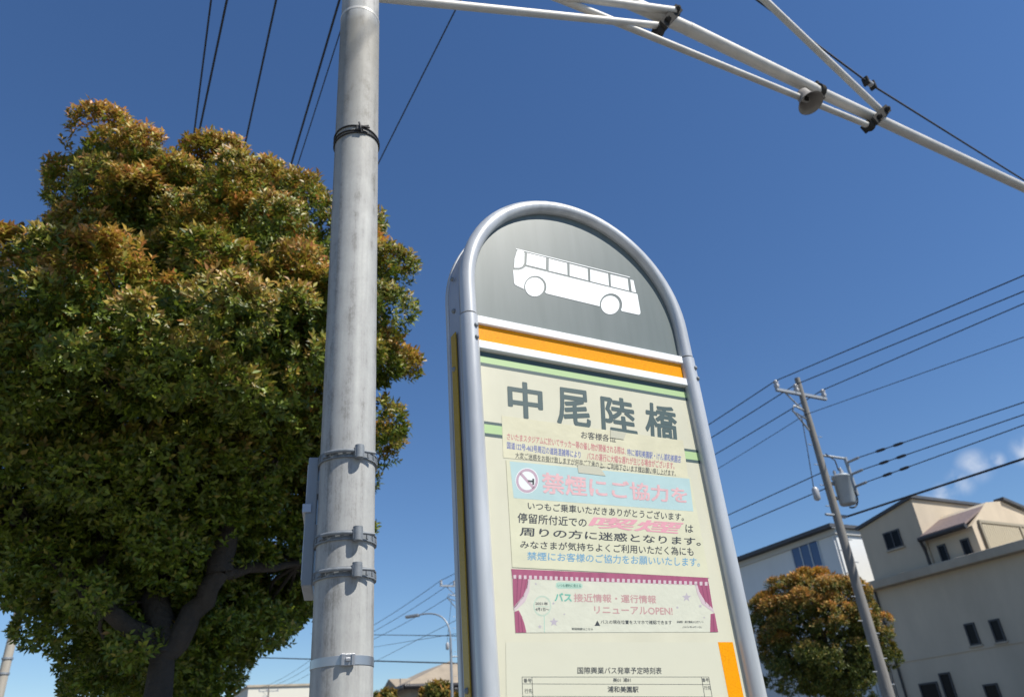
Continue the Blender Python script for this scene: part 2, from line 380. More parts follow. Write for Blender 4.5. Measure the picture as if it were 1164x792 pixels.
merge([text('いつもご乗車いただきありがとうございます。', [(330,494),(915,538),(915,567),(330,524)], M_black, n2, T2, Z2, .014),
       text('停留所付近での', [(292,536),(550,557),(550,590),(292,573)], M_black, n2, T2, Z2, .016),
       text('は', [(921,580),(950,583),(950,611),(922,609)], M_black, n2, T2, Z2, .012),
       text('周りの方に迷惑となります。', [(302,590),(978,630),(978,660),(300,622)], M_black, n2, T2, Z2, .018),
       text('みなさまが気持ちよくご利用いただく為にも', [(302,640),(950,666),(952,698),(302,669)], M_black, n2, T2, Z2, .014)], 'black_lettering')
text('喫煙', [(582,551),(915,573),(888,615),(556,590)], M_pink2, n2, T2, Z2, .022, 'slanted_pink_lettering')
text('禁煙にお客様のご協力をお願いいたします。', [(328,682),(975,705),(975,738),(328,713)], M_sky, n2, T2, Z2, .012, 'blue_lettering')

n3 = notice('curtain_banner', [(50,28),(1050,70),(1103,348),(72,352)], M_paper3, 'wide crinkled banner notice framed by printed magenta stage curtains', Z8, YN)
T3 = YN - .0001; T3b = T3 - .0001
mb = MB()
mb.poly(zp([(50,28),(1050,70),(1056,111),(56,78)], Z8, T3))
mb.poly(zp([(56,72),(146,75),(140,110),(128,150),(105,190),(62,225)], Z8, T3))
mb.poly(zp([(66,245),(88,238),(104,270),(118,310),(127,351),(72,352)], Z8, T3))
mb.poly(zp([(985,104),(1056,107),(1077,235),(1050,222),(1020,190),(1000,150)], Z8, T3))
mb.poly(zp([(1064,258),(1085,252),(1103,348),(1062,349)], Z8, T3))
mb.build('printed_curtain', M_mag, n3)
mb = MB()
for i in range(38):
    t = (i + .35) / 38; x = 52 + t * 1000; y = 58 + t * 36
    mb.poly(zp([(x, y), (x + 14, y + .4), (x + 14, y + 19), (x, y + 19)], Z8, T3b))
for pts in ([(146,76),(134,82),(128,125),(110,165),(62,222),(66,243),(120,195),(142,140)], [(985,104),(996,106),(1008,145),(1035,190),(1078,232),(1081,250),(1020,205),(996,150)]):
    mb.poly(zp(pts, Z8, T3b))
mb.build('curtain_fringe', M_palepink, n3)
for pts in ([(80,78),(84,78),(80,195),(76,200)], [(104,80),(108,80),(96,175),(92,180)], [(126,80),(129,80),(116,140),(113,145)], [(84,250),(88,250),(92,350),(88,350)], [(98,275),(101,275),(110,350),(106,350)], [(1018,112),(1021,112),(1040,205),(1037,203)], [(1040,112),(1043,112),(1060,222),(1057,220)], [(1076,262),(1079,262),(1085,348),(1081,348)], [(134,84),(138,84),(131,130),(112,172),(66,228),(64,222),(108,168),(127,126)]):
    mb = MB(); mb.poly(zp(pts, Z8, T3b)); mb.build('curtain_fold', M_dkmag, n3)
sheet('mint_pill', [(278,100),(290,95),(400,98),(413,108),(412,122),(400,129),(288,128),(276,118)], M_mint, n3, T3, Z8)
text('いつも便利に見える', [(285,104),(404,106),(404,122),(285,120)], flat('green_ink', (.05, .16, .12)), n3, T3b, Z8, .012, 'pill_lettering')
text('バス', [(272,150),(356,153),(357,193),(272,191)], M_teal, n3, T3, Z8, .035, 'green_lettering')
merge([text('接近情報・運行情報', [(368,153),(785,163),(788,203),(370,195)], M_rose, n3, T3, Z8, .02),
       text('リニューアルOPEN!', [(472,218),(868,222),(872,262),(474,254)], M_rose, n3, T3, Z8, .02)], 'rose_lettering')
mb = MB(); mb.poly(zp([(474,317),(503,317),(488,290)], Z8, T3)); mb.build('printed_triangle', M_black, n3)
merge([text('バスの現在位置をスマホで確認できます', [(504,288),(865,290),(868,310),(505,307)], M_black, n3, T3, Z8, .012),
       text('詳細検索はこちら', [(358,326),(465,328),(465,340),(358,339)], M_black, n3, T3, Z8, .01),
       text('2021年', [(173,195),(236,197),(236,213),(173,211)], M_black, n3, T3, Z8, .02),
       text('4月1日〜', [(173,225),(243,227),(243,243),(173,241)], M_black, n3, T3, Z8, .02),
       text('路線図・運行情報は公式サイト', [(893,291),(1028,292),(1028,304),(893,303)], M_black, n3, T3, Z8, .005),
       text('(2021年4月1日)', [(922,318),(1020,319),(1020,330),(922,329)], M_black, n3, T3, Z8, .005)], 'small_black_lettering')
mb = MB(); bal = lambda k: [(208 + 45 * k * math.cos(t), 216 + 52 * k * math.sin(t)) for t in [2 * math.pi * i / 32 for i in range(32)]]
ringmesh(mb, bal(1.0), bal(.95), Z8, T3); ringmesh(mb, bal(.90), bal(.87), Z8, T3)
mb.poly(zp([(216,267),(220,267),(221,350),(217,350)], Z8, T3)); mb.poly(zp([(175,217),(240,219),(240,221),(175,219)], Z8, T3))
mb.build('balloon_outline', M_mint, n3)
def star(cx, cy, r): return [(cx + (r if i % 2 == 0 else r * .42) * math.sin(math.pi * i / 5), cy - (r if i % 2 == 0 else r * .42) * math.cos(math.pi * i / 5)) for i in range(10)]
for s_ in ((267,298,24),(942,172,24),(195,322,11),(1012,217,10),(895,224,8),(264,203,8),(175,104,7),(1032,275,6),(320,258,6)): mb = MB(); mb.poly(zp(star(*s_), Z8, T3)); mb.build('printed_star', M_lilac, n3)

n4 = notice('timetable_sheet', [(22,400),(1096,400),(1190,1100),(30,1100)], M_film, 'cream timetable sheet under clear plastic at the foot of the board', Z8, YN)
T4 = YN - .0001
text('国際興業バス発車予定時刻表', [(387,527),(815,528),(815,563),(387,561)], M_black, n4, T4, Z8, .012, 'title_lettering')
mb = MB()
def seg(a, b, w=2.2):
    dx, dy = b[0]-a[0], b[1]-a[1]; l = math.hypot(dx, dy); nx, ny = -dy/l*w/2, dx/l*w/2
    mb.poly(zp([(a[0]+nx,a[1]+ny),(b[0]+nx,b[1]+ny),(b[0]-nx,b[1]-ny),(a[0]-nx,a[1]-ny)], Z8, T4))
for y in (577, 612, 675, 720, 770, 820, 870, 920, 970): seg((105 + (y-577)*.03, y), (1055 + (y-577)*.17, y + (3 if y > 577 else 0)))
for x, k in ((105,.03),(155,.05),(1018,.16),(1055,.17)): seg((x, 577), (x + 400*k, 977), 2.6)
mb.build('ruled_table', M_black, n4)
merge([text('番号', [(112,585),(153,585),(153,606),(113,606)], M_black, n4, T4, Z8, .01),
       text('番号', [(1020,583),(1054,583),(1056,602),(1022,602)], M_black, n4, T4, Z8, .01),
       text('美01 浦81', [(568,582),(658,582),(658,603),(568,603)], M_black, n4, T4, Z8, .012),
       text('行先', [(117,637),(156,637),(157,660),(118,660)], M_black, n4, T4, Z8, .01),
       text('行先', [(1030,622),(1064,622),(1066,643),(1032,643)], M_black, n4, T4, Z8, .01),
       text('浦和美園駅', [(540,624),(697,625),(697,656),(541,655)], M_black, n4, T4, Z8, .02)], 'table_lettering')
# clear tape strips
M_tape = mat('yellowed_tape', (.50, .48, .36), .2, coat=.5)
def tape(q, label):
    r = MB(); y = YN2 - .0006
    a = [(S(*Z2(*p), y)[0], y, S(*Z2(*p), y)[1]) for p in q]; r.prism(a, (0, .0002, 0))
    o = r.build('tape_strip', M_tape, None, loc=SBASE, rz=ROT); tag(o, label, 'tape', 'tape strips on the notices')
tape([(516,356),(600,364),(622,398),(520,386)], 'greyish tape patch over the top edge of the pale blue band')
tape([(640,226),(700,236),(690,262),(640,254)], 'small tape patch beside the heading of the yellowed notice')

# ============================================================ TALL GALVANISED POLE WITH OVERHEAD ARM
pb = at(388, 792, 2.17); pt = at(410, 0, 2.17)
ax = (pt - pb).normalized(); base = pb - ax * (pb.z / ax.z); PR = .081
def onpole(z): return base + ax * ((z) / ax.z)
apole = tag(empty('overhead_arm_pole', base), 'thick galvanised steel pole with pipe arms reaching out over the road', 'pole')
def ap(mb, name, m, par=None, bevel=0):
    o = mb.build(name, m, None, bevel)
    if par is None: o.parent = apole; o.location = -base
    else: o.parent = par; o.location = (0, 0, 0)
    return o
mb = MB(); mb.tube([onpole(0), onpole(4.42)], PR, 48); mb.tube([onpole(4.4205), onpole(8.9)], PR * .975, 48)
ap(mb, 'pole_shaft', M_pole)
mb = MB(); mb.tube([onpole(4.41), onpole(4.424)], PR * 1.012, 48); ap(mb, 'weld_ring', M_arm)
PZ = lambda px, py: onplane(px, py, onpole(5.5), NV)       # vertical plane of the arm
# arm plane: through the pole and the far end of the arm seen at (1164,210)
e1 = atz(1164, 210, 5.68); ad = (e1 - onpole(5.68)); ad.z = 0; ad.normalize(); NV = np.array([ad.y, -ad.x, 0])
pB, pE, pC = PZ(770, 27), PZ(1004, 133), PZ(1164, 210)
d_ = (pC - pE).normalized()
mainend = pC + d_ * 4.0
mainst = onpole(5.68)
def pipe(name, pts, r): mb = MB(); mb.tube(pts, r, 20); return ap(mb, name, M_arm)
k0 = onplane(782, 33, onpole(5.5), NV); k1 = PZ(925, 102)
pipe('main_arm', [mainst, PZ(700, -4), k0], .041); pipe('main_arm', [k0, k1], .0425); pipe('main_arm', [k1, mainend], .038)
off = Vector((NV[0], NV[1], 0)) * -.0
pl0 = PZ(638, 0.0); pl1 = PZ(985, 142)
pipe('lower_brace', [onpole(5.12), pl0, pl1], .021)
cb = PZ(757, 28) ; nvv = Vector(NV)
tocam = (Vector(CAM) - cb); tocam.z = 0; tocam.normalize()
side_ = nvv if nvv.dot(tocam) > 0 else -nvv
p_a = cb
pipe('tie_strut', [atz(412, 1, 4.58) if False else onpole(4.60), PZ(752, 33) + side_ * .02], .021)
pipe('tie_strut', [onpole(4.79), PZ(762, 20) + side_ * .05], .024)
pipe('stay_pipe', [onpole(8.65), PZ(1002, 129) + Vector((0, 0, .03))], .026)
def clamp(px0, px1, w, t):
    a = PZ(*px0); b = PZ(*px1); c = (a + b) / 2; v = (b - a) / 2; v2 = v.cross(side_).normalized() * w
    vn = v.normalized(); mb = MB(); mb.obox(c + side_ * .045, v, v2, side_ * .012); mb.obox(c - side_ * .045, v, v2, side_ * .012)
    for q in (-.55, .6): mb.tube([c + v * q - side_ * .07, c + v * q + side_ * .09], .012, 8); mb.obox(c + v * q + side_ * .07, vn * .018, v2.normalized() * .018, side_ * .012)
    for q in (a, b): mb.tube([q - d_ * w * .8, q + d_ * w * .8], .036 + .0 * t, 14)
    return ap(mb, 'clamp', M_dark, bevel=.004)
clamp((766, 16), (748, 36), .030, .06)
clamp((1003, 128), (988, 143), .032, .05)
# clamp ring that holds the horn
def ring_on(px, py, rad, w): 
    c = PZ(px, py); mb = MB(); mb.tube([c - d_ * w, c + d_ * w], rad, 20); return mb, c
mb, c = ring_on(931, 104, .052, .02); mb.obox(c + Vector((0, 0, .065)), d_ * .012, side_ * .02, Z * .02); mb.obox(c - Vector((0, 0, .06)), d_ * .012, side_ * .02, Z * .02); ap(mb, 'clamp', M_dark)

horn = tag(empty('horn_speaker'), 'small grey bell-shaped horn hanging under the overhead pipe', 'horn')
hc = PZ(915, 118) + side_ * .03; hd = (Vector(CAM) - hc).normalized() * .8 + Vector((0, 0, -.45)) + ad * .55; hd.normalize()
M_horn = mat('horn_grey', (.25, .23, .21), .6, noise=(20, .2, (1, 1, 1)))
mb = MB(); mb.lathe([(.02, -.10), (.045, -.09), (.05, -.04), (.06, -.01), (.085, .03), (.088, .036), (.083, .034), (.058, .0), (.042, -.04), (.02, -.075), (.004, -.08)], hc, hd, 28)
mb.build('bell', M_horn, horn)
mb = MB(); mb.lathe([(.012, -.05), (.014, -.02), (.006, .0)], hc, hd, 12); mb.build('driver', M_dark, horn)
mb = MB(); mb.tube([hc - hd * .07, hc - hd * .07 + Z * .06, PZ(931, 104) - Z * .045], .009, 8); mb.build('bracket', M_dark, horn)
rebase(horn, hc)

# clamp bands on the pole
camdir = lambda p: Vector((CAM[0] - p.x, CAM[1] - p.y, 0)).normalized()
def bandmesh(z, r, h, gap=0, n=48): mb = MB(); mb.tube([onpole(z - h), onpole(z + h)], r, n, cap=True); return mb
plate = tag(empty('box_sign'), 'slim grey box sign mounted behind the galvanised pole with steel bands', 'sign')
fc = camdir(onpole(2)); rt = Vector((-fc.y, fc.x, 0))    # rt: to the right seen from camera? fixed below
if (rt.dot(Vector((1, 0, 0)))) < 0: rt = -rt
for k, (py, w) in enumerate(((515, 1.0), (608, 1.0), (649, .9))):
    z = at(397, py, 2.17 - PR).z; c = onpole(z)
    h = .011
    bm_ = MB(); bm_.tube([onpole(z - h), onpole(z + h)], PR + .0035, 48); bm_.tube([onpole(z - h - .0015), onpole(z - h + .002)], PR + .006, 48); bm_.tube([onpole(z + h - .002), onpole(z + h + .0015)], PR + .006, 48)
    for j in range(22):          # slots of the worm band
        th = j / 22 * 2 * math.pi; dv = Vector((math.cos(th), math.sin(th), 0)); tv = Vector((-dv.y, dv.x, 0))
        bm_.obox(c + dv * (PR + .0045), dv * .002, tv * .0035, Z * .006)
    b = bm_.build('mounting_band', M_steel, plate)
    hm = MB(); s0 = c + fc * (PR + .010) + rt * .012 + Z * .006
    dirn = (fc * 1 + rt * .35).normalized(); tang = rt * .94 - fc * .33
    hc2 = c + dirn * (PR + .016)
    hm.tube([hc2 - Z * .018, hc2 + Z * .020], .0135, 14); hm.obox(hc2 - dirn * .006, tang * .014, dirn * .010, Z * .014)
    hm.tube([hc2 - tang * .01 + Z*.004, hc2 + tang * .05 + Z*.004 - dirn * .002], .0042, 10)
    arcp = []
    for q in range(9):
        th = R(8 + q * 7); v = (dirn * math.cos(th) - tang * math.sin(th)); arcp.append(c + v * (PR + .012) + Z * .004)
    hm.tube(arcp, .0055, 10)
    hm.obox(c + (dirn*math.cos(R(64)) - tang*math.sin(R(64))) * (PR + .009), (dirn*math.cos(R(64)) - tang*math.sin(R(64))) * .006, Z.cross(dirn*math.cos(R(64)) - tang*math.sin(R(64))) * .005, Z * .008)
    b2 = hm.build('tightening_bolt', M_steel, b, bevel=.0008)
# the box itself, left of / behind the pole: thin slab whose face looks away to the left
zt = at(350, 523, 2.2).z; zb = at(345, 668, 2.2).z
pL = onpole((zt + zb) / 2)
zc = (zt + zb) / 2; hh = (zt - zb) / 2
nrm_ = Vector((math.sin(R(-103.5)), math.cos(R(-103.5)), 0)); tan_ = Vector((-nrm_.y, nrm_.x, 0))
bc = pL + nrm_ * (PR + .019) - tan_ * .10; bc.z = zc
mb = MB(); mb.obox(bc, nrm_ * .015, tan_ * .10, Z * hh); box = mb.build('box_body', mat('box_grey', (.22, .24, .26), .45, .2, noise=(15, .15, (1, 1, .3))), plate, bevel=.003)
mb = MB(); mb.obox(bc + nrm_ * .0162, nrm_ * .001, tan_ * .088, Z * (hh - .02)); fp = mb.build('printed_face', flat('pale_print', (.50, .56, .62), .4), box)
for zo, hz, cc in ((.10, .03, (.10, .06, .06)), (.02, .035, (.62, .50, .15)), (-.10, .03, (.45, .50, .58))):
    mb = MB(); mb.obox(bc + nrm_ * .0175 + Z * zo * hh / .2, nrm_ * .0005, tan_ * .08, Z * hz * .8); o_ = mb.build('printed_block', flat('print_block', cc, .4), box)
mb = MB(); mb.obox(bc + nrm_ * .012 - tan_ * 0 + Z * .03, nrm_ * .012, tan_ * .106, Z * .012); mb.build('catch', M_side, box)
for dz in (.5, -.2): mb = MB(); mb.obox(pL + nrm_ * (PR + .002) - tan_ * .03 + Z * (dz * hh), nrm_ * .004, tan_ * .03, Z * .02); mb.build('bracket', M_steel, plate)
rebase(plate, Vector((pL.x, pL.y, zb)))
# stainless strap with its buckle
z = at(400, 750, 2.10).z
strap = tag(empty('steel_strap'), 'flat pale steel strap and buckle low around the galvanised pole', 'strap')
mb = MB(); mb.tube([onpole(z - .011), onpole(z + .011)], PR + .0016, 48); mb.build('band', M_strap, strap)
c = onpole(z); dirn = (fc + rt * .15).normalized(); tang = Vector((-dirn.y, dirn.x, 0))
mb = MB()
p = c + dirn * (PR + .005)
mb.obox(p, tang * .019, dirn * .004, Z * .014); mb.obox(p + dirn * .006 + tang * .013, tang * .004, dirn * .003, Z * .014); mb.obox(p + dirn * .006 - tang * .013, tang * .004, dirn * .003, Z * .014)
mb.obox(p + dirn * .007, tang * .006, dirn * .003, Z * .004); mb.build('buckle', M_strap, strap, bevel=.001)
rebase(strap, c)
# thin black cable ties near the top
z = at(408, 150, 2.10).z; c = onpole(z)
mb = MB()
for dz, tl, ph in ((0, .10, 0), (.012, -.10, .5), (-.012, .16, 1.0)):
    pts = []
    for i in range(41):
        th = 2 * math.pi * i / 40; v = Vector((math.cos(th), math.sin(th), 0)); pts.append(c + v * (PR + .003) + Z * (dz + tl * PR * math.sin(th + ph) * .8))
    mb.tube(pts, .0033, 6, cap=False)
k = c + (fc + rt * .12).normalized() * (PR + .008)
for a, b in (((-.004, .03), (.006, -.02)), ((-.02, .012), (.035, .008)), ((.03, .018), (-.01, -.012))): mb.tube([k + rt * a[0] + Z * a[1], k + fc * .01 + rt * (a[0]+b[0])/2, k + rt * b[0] + Z * b[1]], .0038, 6)
mb.obox(k, rt * .012, fc * .007, Z * .010)
o = tag(mb.build('cable_tie', M_cable), 'thin black tie knotted around the upper part of the galvanised pole', 'cable tie'); origin(o, c)

# ============================================================ FOLIAGE
def leaf_mat(name, green, green2, young, young2, gloss=.35):
    m = bpy.data.materials.new(name); m.use_nodes = True; nt = m.node_tree; N = nt.nodes; L = nt.links
    b = N['Principled BSDF']; b.inputs['Roughness'].default_value = gloss + .08; b.inputs['Specular IOR Level'].default_value = .42
    at_ = N.new('ShaderNodeAttribute'); at_.attribute_name = 'leafcol'
    L.new(at_.outputs['Color'], b.inputs['Base Color'])
    tr = N.new('ShaderNodeBsdfTranslucent'); L.new(at_.outputs['Color'], tr.inputs['Color'])
    mx = N.new('ShaderNodeMixShader'); mx.inputs[0].default_value = .3
    out = N['Material Output']; L.new(b.outputs[0], mx.inputs[1]); L.new(tr.outputs[0], mx.inputs[2]); L.new(mx.outputs[0], out.inputs['Surface'])
    m['cols'] = [*green, *green2, *young, *young2]
    return m
def unit(v): return v / np.maximum(1e-9, np.linalg.norm(v, axis=-1, keepdims=True))
def leaves(base_, dirs, nors, length, width, colr, name, m, parent, loc):
    n = len(base_); side_v = unit(np.cross(dirs, nors)); nor = np.cross(side_v, dirs)
    L_ = length[:, None]; W_ = width[:, None]
    v0 = base_; v1 = base_ + dirs * L_ * .45 + side_v * W_ * .5 + nor * W_ * .14; v2 = base_ + dirs * L_ - nor * L_ * .12; v3 = base_ + dirs * L_ * .45 - side_v * W_ * .5 + nor * W_ * .14
    V_ = np.stack([v0, v1, v2, v3], 1).reshape(-1, 3) - np.array(loc)
    idx = np.arange(n)[:, None] * 4
    tris = np.concatenate([idx + np.array([0, 1, 2]), idx + np.array([0, 2, 3])], 1).reshape(-1)
    me = bpy.data.meshes.new(name); nt_ = n * 2
    me.vertices.add(len(V_)); me.vertices.foreach_set('co', V_.ravel().astype(np.float32))
    me.loops.add(nt_ * 3); me.loops.foreach_set('vertex_index', tris.astype(np.int32))
    me.polygons.add(nt_); me.polygons.foreach_set('loop_start', np.arange(0, nt_ * 3, 3, dtype=np.int32))
    me.update(calc_edges=True)
    ca = me.color_attributes.new('leafcol', 'FLOAT_COLOR', 'POINT')
    C_ = np.repeat(np.concatenate([colr, np.ones((n, 1))], 1), 4, axis=0); ca.data.foreach_set('color', C_.ravel().astype(np.float32))
    me.materials.append(m)
    o = bpy.data.objects.new(name, me); col.objects.link(o); o.parent = parent; o.location = (0, 0, 0)
    return o
def crown(blobs, n_clump, clump_r, shoots, per, leaf_len, m, parent, loc, young_bias=.0, seed=1, inner=.2, squash=.75):
    g = np.random.default_rng(seed); B = np.array([[*b[:3], b[3]] for b in blobs], float)
    area = B[:, 3] ** 2; cnt = np.maximum(3, (n_clump * area / area.sum()).astype(int)); cc = []; cn = []
    for b, k in zip(B, cnt):
        i = np.arange(k) + .5; ph = np.arccos(1 - 2 * i / k); th = math.pi * (1 + 5 ** .5) * i + g.uniform(0, 6)
        d = np.stack([np.cos(th) * np.sin(ph), np.sin(th) * np.sin(ph), np.cos(ph)], 1); d = unit(d + g.normal(0, .12, d.shape))
        p = b[:3] + d * b[3] * g.uniform(.80, 1.10, (k, 1))
        ok = np.ones(k, bool)
        for b2 in B:
            if b2 is b: continue
            dist = np.linalg.norm(p - b2[:3], axis=1); ok &= ~((dist < b2[3] * .80) & (np.linalg.norm(b[:3]-b2[:3]) > 1e-6))
        cc.append(p[ok]); cn.append(d[ok])
    cc = np.concatenate(cc); cn = np.concatenate(cn)
    K = len(cc); cr = g.uniform(*clump_r, K)
    ns = (shoots * (cr / np.mean(clump_r)) ** 2).astype(int); rep = np.repeat(np.arange(K), ns)
    n = len(rep); d = unit(g.normal(0, 1, (n, 3)) + cn[rep] * .9 + np.array([0, 0, .55]))
    rad = cr[rep] * g.uniform(.55, 1.05, n) ** .45
    sp = cc[rep] + d * rad[:, None] * np.array([1, 1, squash])
    sax = unit(d * .7 + cn[rep] * .35 + np.array([0, 0, .75]) + g.normal(0, .25, (n, 3)))
    # clump tone and height inside the clump decide how many shoots carry young coloured leaves
    hz = (sp[:, 2] - cc[rep][:, 2]) / cr[rep]
    ctone = g.normal(0, .35, K)[rep]
    young = 1 / (1 + np.exp(-(hz * 2.6 + sax[:, 2] * 1.5 + ctone * 2.2 + young_bias - 1.7)))
    young = np.clip(young * g.uniform(.5, 1.25, n), 0, 1)
    zlo, zhi = (B[:, 2] - B[:, 3]).min(), (B[:, 2] + B[:, 3]).max()   # flushes of young growth thin out towards the bottom of the crown
    young *= np.clip(((sp[:, 2] - zlo) / (zhi - zlo) - .22) / .3, .12, 1)
    # inner filling of older leaves
    ni = int(n * inner); bi = g.choice(len(B), ni, p=area / area.sum()); di = unit(g.normal(0, 1, (ni, 3)))
    spi = B[bi, :3] + di * B[bi, 3:4] * g.uniform(.45, .92, (ni, 1)); saxi = unit(di + g.normal(0, .5, (ni, 3)))
    sp = np.concatenate([sp, spi]); sax = np.concatenate([sax, saxi]); young = np.concatenate([young, np.zeros(ni)]); n2 = n + ni
    rp = np.repeat(np.arange(n2), per); N_ = len(rp); j = np.tile(np.arange(per), n2)
    ax_ = sax[rp]; o1 = unit(np.cross(ax_, np.array([.3, .5, .81]) + g.normal(0, .1, (N_, 3)))); o2 = np.cross(ax_, o1)
    th = j * 2.4 + g.uniform(0, 6.28, n2)[rp]; lift = g.uniform(.35, 1.5, N_) * np.where(j < 3, 1.3, .7)
    rd = o1 * np.cos(th)[:, None] + o2 * np.sin(th)[:, None]
    dr = unit(rd + ax_ * lift[:, None] + g.normal(0, .15, (N_, 3)) + np.array([0, 0, -.12]))
    on = np.concatenate([cn[rep], di])[rp]; nor = unit(ax_ * .7 + on * .8 - rd * .25 + g.normal(0, .3, (N_, 3)))
    bpnt = sp[rp] - ax_ * (j / per)[:, None] * leaf_len * 1.3
    ln = leaf_len * g.uniform(.7, 1.2, N_); wd = ln * g.uniform(.38, .52, N_)
    c = np.array(list(m['cols'])).reshape(4, 3)
    t1 = g.uniform(0, 1, N_)[:, None]; gr = c[0] * (1 - t1) + c[1] * t1
    t2 = np.clip(g.normal(.45, .35, N_), 0, 1)[:, None]; yg = c[2] * (1 - t2) + c[3] * t2
    y = np.clip(young[rp] + g.normal(0, .12, N_) - (j / per) * .25, 0, 1)[:, None]
    colr = np.clip(gr * (1 - y) + yg * y, .004, 1) * g.uniform(.75, 1.2, (N_, 1))
    return leaves(bpnt, dr, nor, ln, wd, colr, 'crown', m, parent, loc), cc
M_bark = mat('bark', (.036, .030, .024), .9, noise=(18, .4, (1, 1, .25)), bump=(40, .8, .02))
M_leaf = leaf_mat('leaf_big', (.045, .085, .014), (.20, .26, .024), (.72, .29, .11), (.56, .45, .05))
def limb(mb, a, b, r0, r1, wob=.08, n=7):
    a = Vector(a); b = Vector(b); pts = []; rs = []
    L_ = (b - a).length
    for i in range(n):
        t = i / (n - 1); p = a.lerp(b, t)
        if 0 < i < n - 1: p += Vector([random.uniform(-1, 1) * wob * L_ for _ in range(3)]) * .5
        pts.append(p); rs.append(r0 + (r1 - r0) * t)
    mb.tube(pts, rs, 10); return pts[-1]

# ---- big street tree
TH = 5.6
tb = at(180, 792, TH); tbase = Vector((tb.x, tb.y, 0)) + Vector((-.02, 0, 0))
big = tag(empty('street_tree', tbase), 'large dense street tree with orange-tipped young leaves beside the steel pole', 'tree', 'evergreen street trees')
def blob(px, py, rpx, dh=0):
    p = at(px, py, TH + dh); return (*p, rpx * pxm(p))
BL = [blob(110, 186, 34, -0.50), blob(132, 240, 34, -0.40), blob(150, 205, 42, -0.60), blob(150, 200, 34, -0.2), blob(190, 235, 50, -.60), blob(118, 205, 30, -0.1), blob(240, 225, 48, -.4), blob(285, 240, 48, -.4), blob(158, 272, 52, -0.60), blob(215, 215, 40, -0.70), blob(262, 215, 42, -0.70), blob(225, 280, 70, -0.70), blob(310, 250, 48, -0.70), blob(300, 305, 76, -1.05), blob(365, 262, 42, -0.80), blob(365, 315, 62, -1.15), blob(415, 318, 36, -0.95), blob(410, 370, 44, -0.85), blob(408, 425, 38, -0.55),
      blob(30, 355, 70, -1.15), blob(-50, 360, 80, -0.95), blob(90, 380, 80, -1.35), blob(160, 380, 80, -1.45), blob(250, 380, 90, -1.45), blob(330, 400, 80, -1.25), blob(30, 430, 80, -0.85), blob(385, 455, 56, -0.65), blob(398, 510, 34, 0.20),
      blob(40, 510, 85, 0.00), blob(-60, 540, 85, 0.45), blob(120, 490, 85, -0.40), blob(210, 500, 90, -0.50), blob(310, 510, 80, -0.20), blob(365, 580, 53, 0.55), blob(300, 600, 85, 0.65), blob(330, 675, 39, 1.00), blob(375, 660, 32, 1.00),
      blob(90, 600, 80, 0.65), blob(200, 600, 100, .4), blob(270, 660, 61, 1.10), blob(30, 600, 52, 0.75), blob(120, 665, 57, 1.10), blob(185, 690, 71, 1.30), blob(225, 700, 49, 1.10),
      blob(180, 765, 55, 1.30), blob(140, 745, 26, 0.40), blob(218, 755, 28, 0.35), blob(120, 780, 22, 0.70), blob(238, 770, 20, 0.70), blob(115, 690, 32, 0.70), blob(240, 690, 32, 0.70),  blob(300, 690, 32, 0.60), blob(220, 750, 34, 1.10), blob(125, 735, 34, 1.20), blob(190, 320, 110, .5), blob(260, 360, 120, .8), blob(100, 400, 110, .6), blob(200, 500, 140, .9), blob(60, 520, 110, .9), blob(195, 690, 60, .9), blob(165, 650, 70, 1.0), blob(230, 640, 70, 1.0), blob(150, 720, 36, .1), blob(225, 715, 32, .1), blob(95, 640, 48, -.05), blob(245, 615, 52, -.05), blob(165, 610, 60, .0), blob(30, 655, 36, .4), blob(75, 690, 30, .5), blob(180, 715, 40, .35)]
crn, cc = crown(BL, 860, (.14, .30), 92, 8, .048, M_leaf, big, tbase, .35, 3, inner=.35)
mb = MB()
fork = at(185, 745, TH)
mb.tube([tbase - Z * .05, tbase + Z * .3, tbase.lerp(fork, .5) + Vector((.03, .02, 0)), fork], [.20, .15, .125, .075], 14)
def tl(px, py, dh=0): return at(px, py, TH + dh)
for a, b, r0, r1 in ((fork, tl(120, 690, -.1), .075, .05), (tl(120, 690, -.1), tl(40, 600, .1), .07, .03), (fork, tl(250, 650, -.15), .08, .065), (tl(250, 650, -.15), tl(262, 590, -.2), .09, .07),
                     (tl(262, 590, -.2), tl(200, 520, -.2), .06, .03), (tl(262, 590, -.2), tl(350, 480, 0), .06, .02), (fork, tl(185, 560, .3), .10, .06), (tl(185, 560, .3), tl(170, 330, .2), .06, .02),
                     (tl(250, 650, -.15), tl(340, 640, .2), .05, .02), (tl(185, 560, .3), tl(290, 380, .2), .05, .02), (tl(120, 690, -.1), tl(110, 520, .2), .05, .02)):
    limb(mb, a, b, r0, r1)
ccv = [Vector(c) for c in cc]; hubs = [tl(40, 600, .1), tl(200, 520, -.2), tl(350, 480, 0), tl(170, 330, .2), tl(290, 380, .2), tl(110, 520, .2), tl(340, 640, .2), tl(120, 690, -.1)]
for c in ccv[::5]:
    h_ = min(hubs, key=lambda q: (q - c).length); limb(mb, h_, c, .016, .004, .1, 5)
o = mb.build('trunk', M_bark, None); o.parent = big; o.location = -tbase

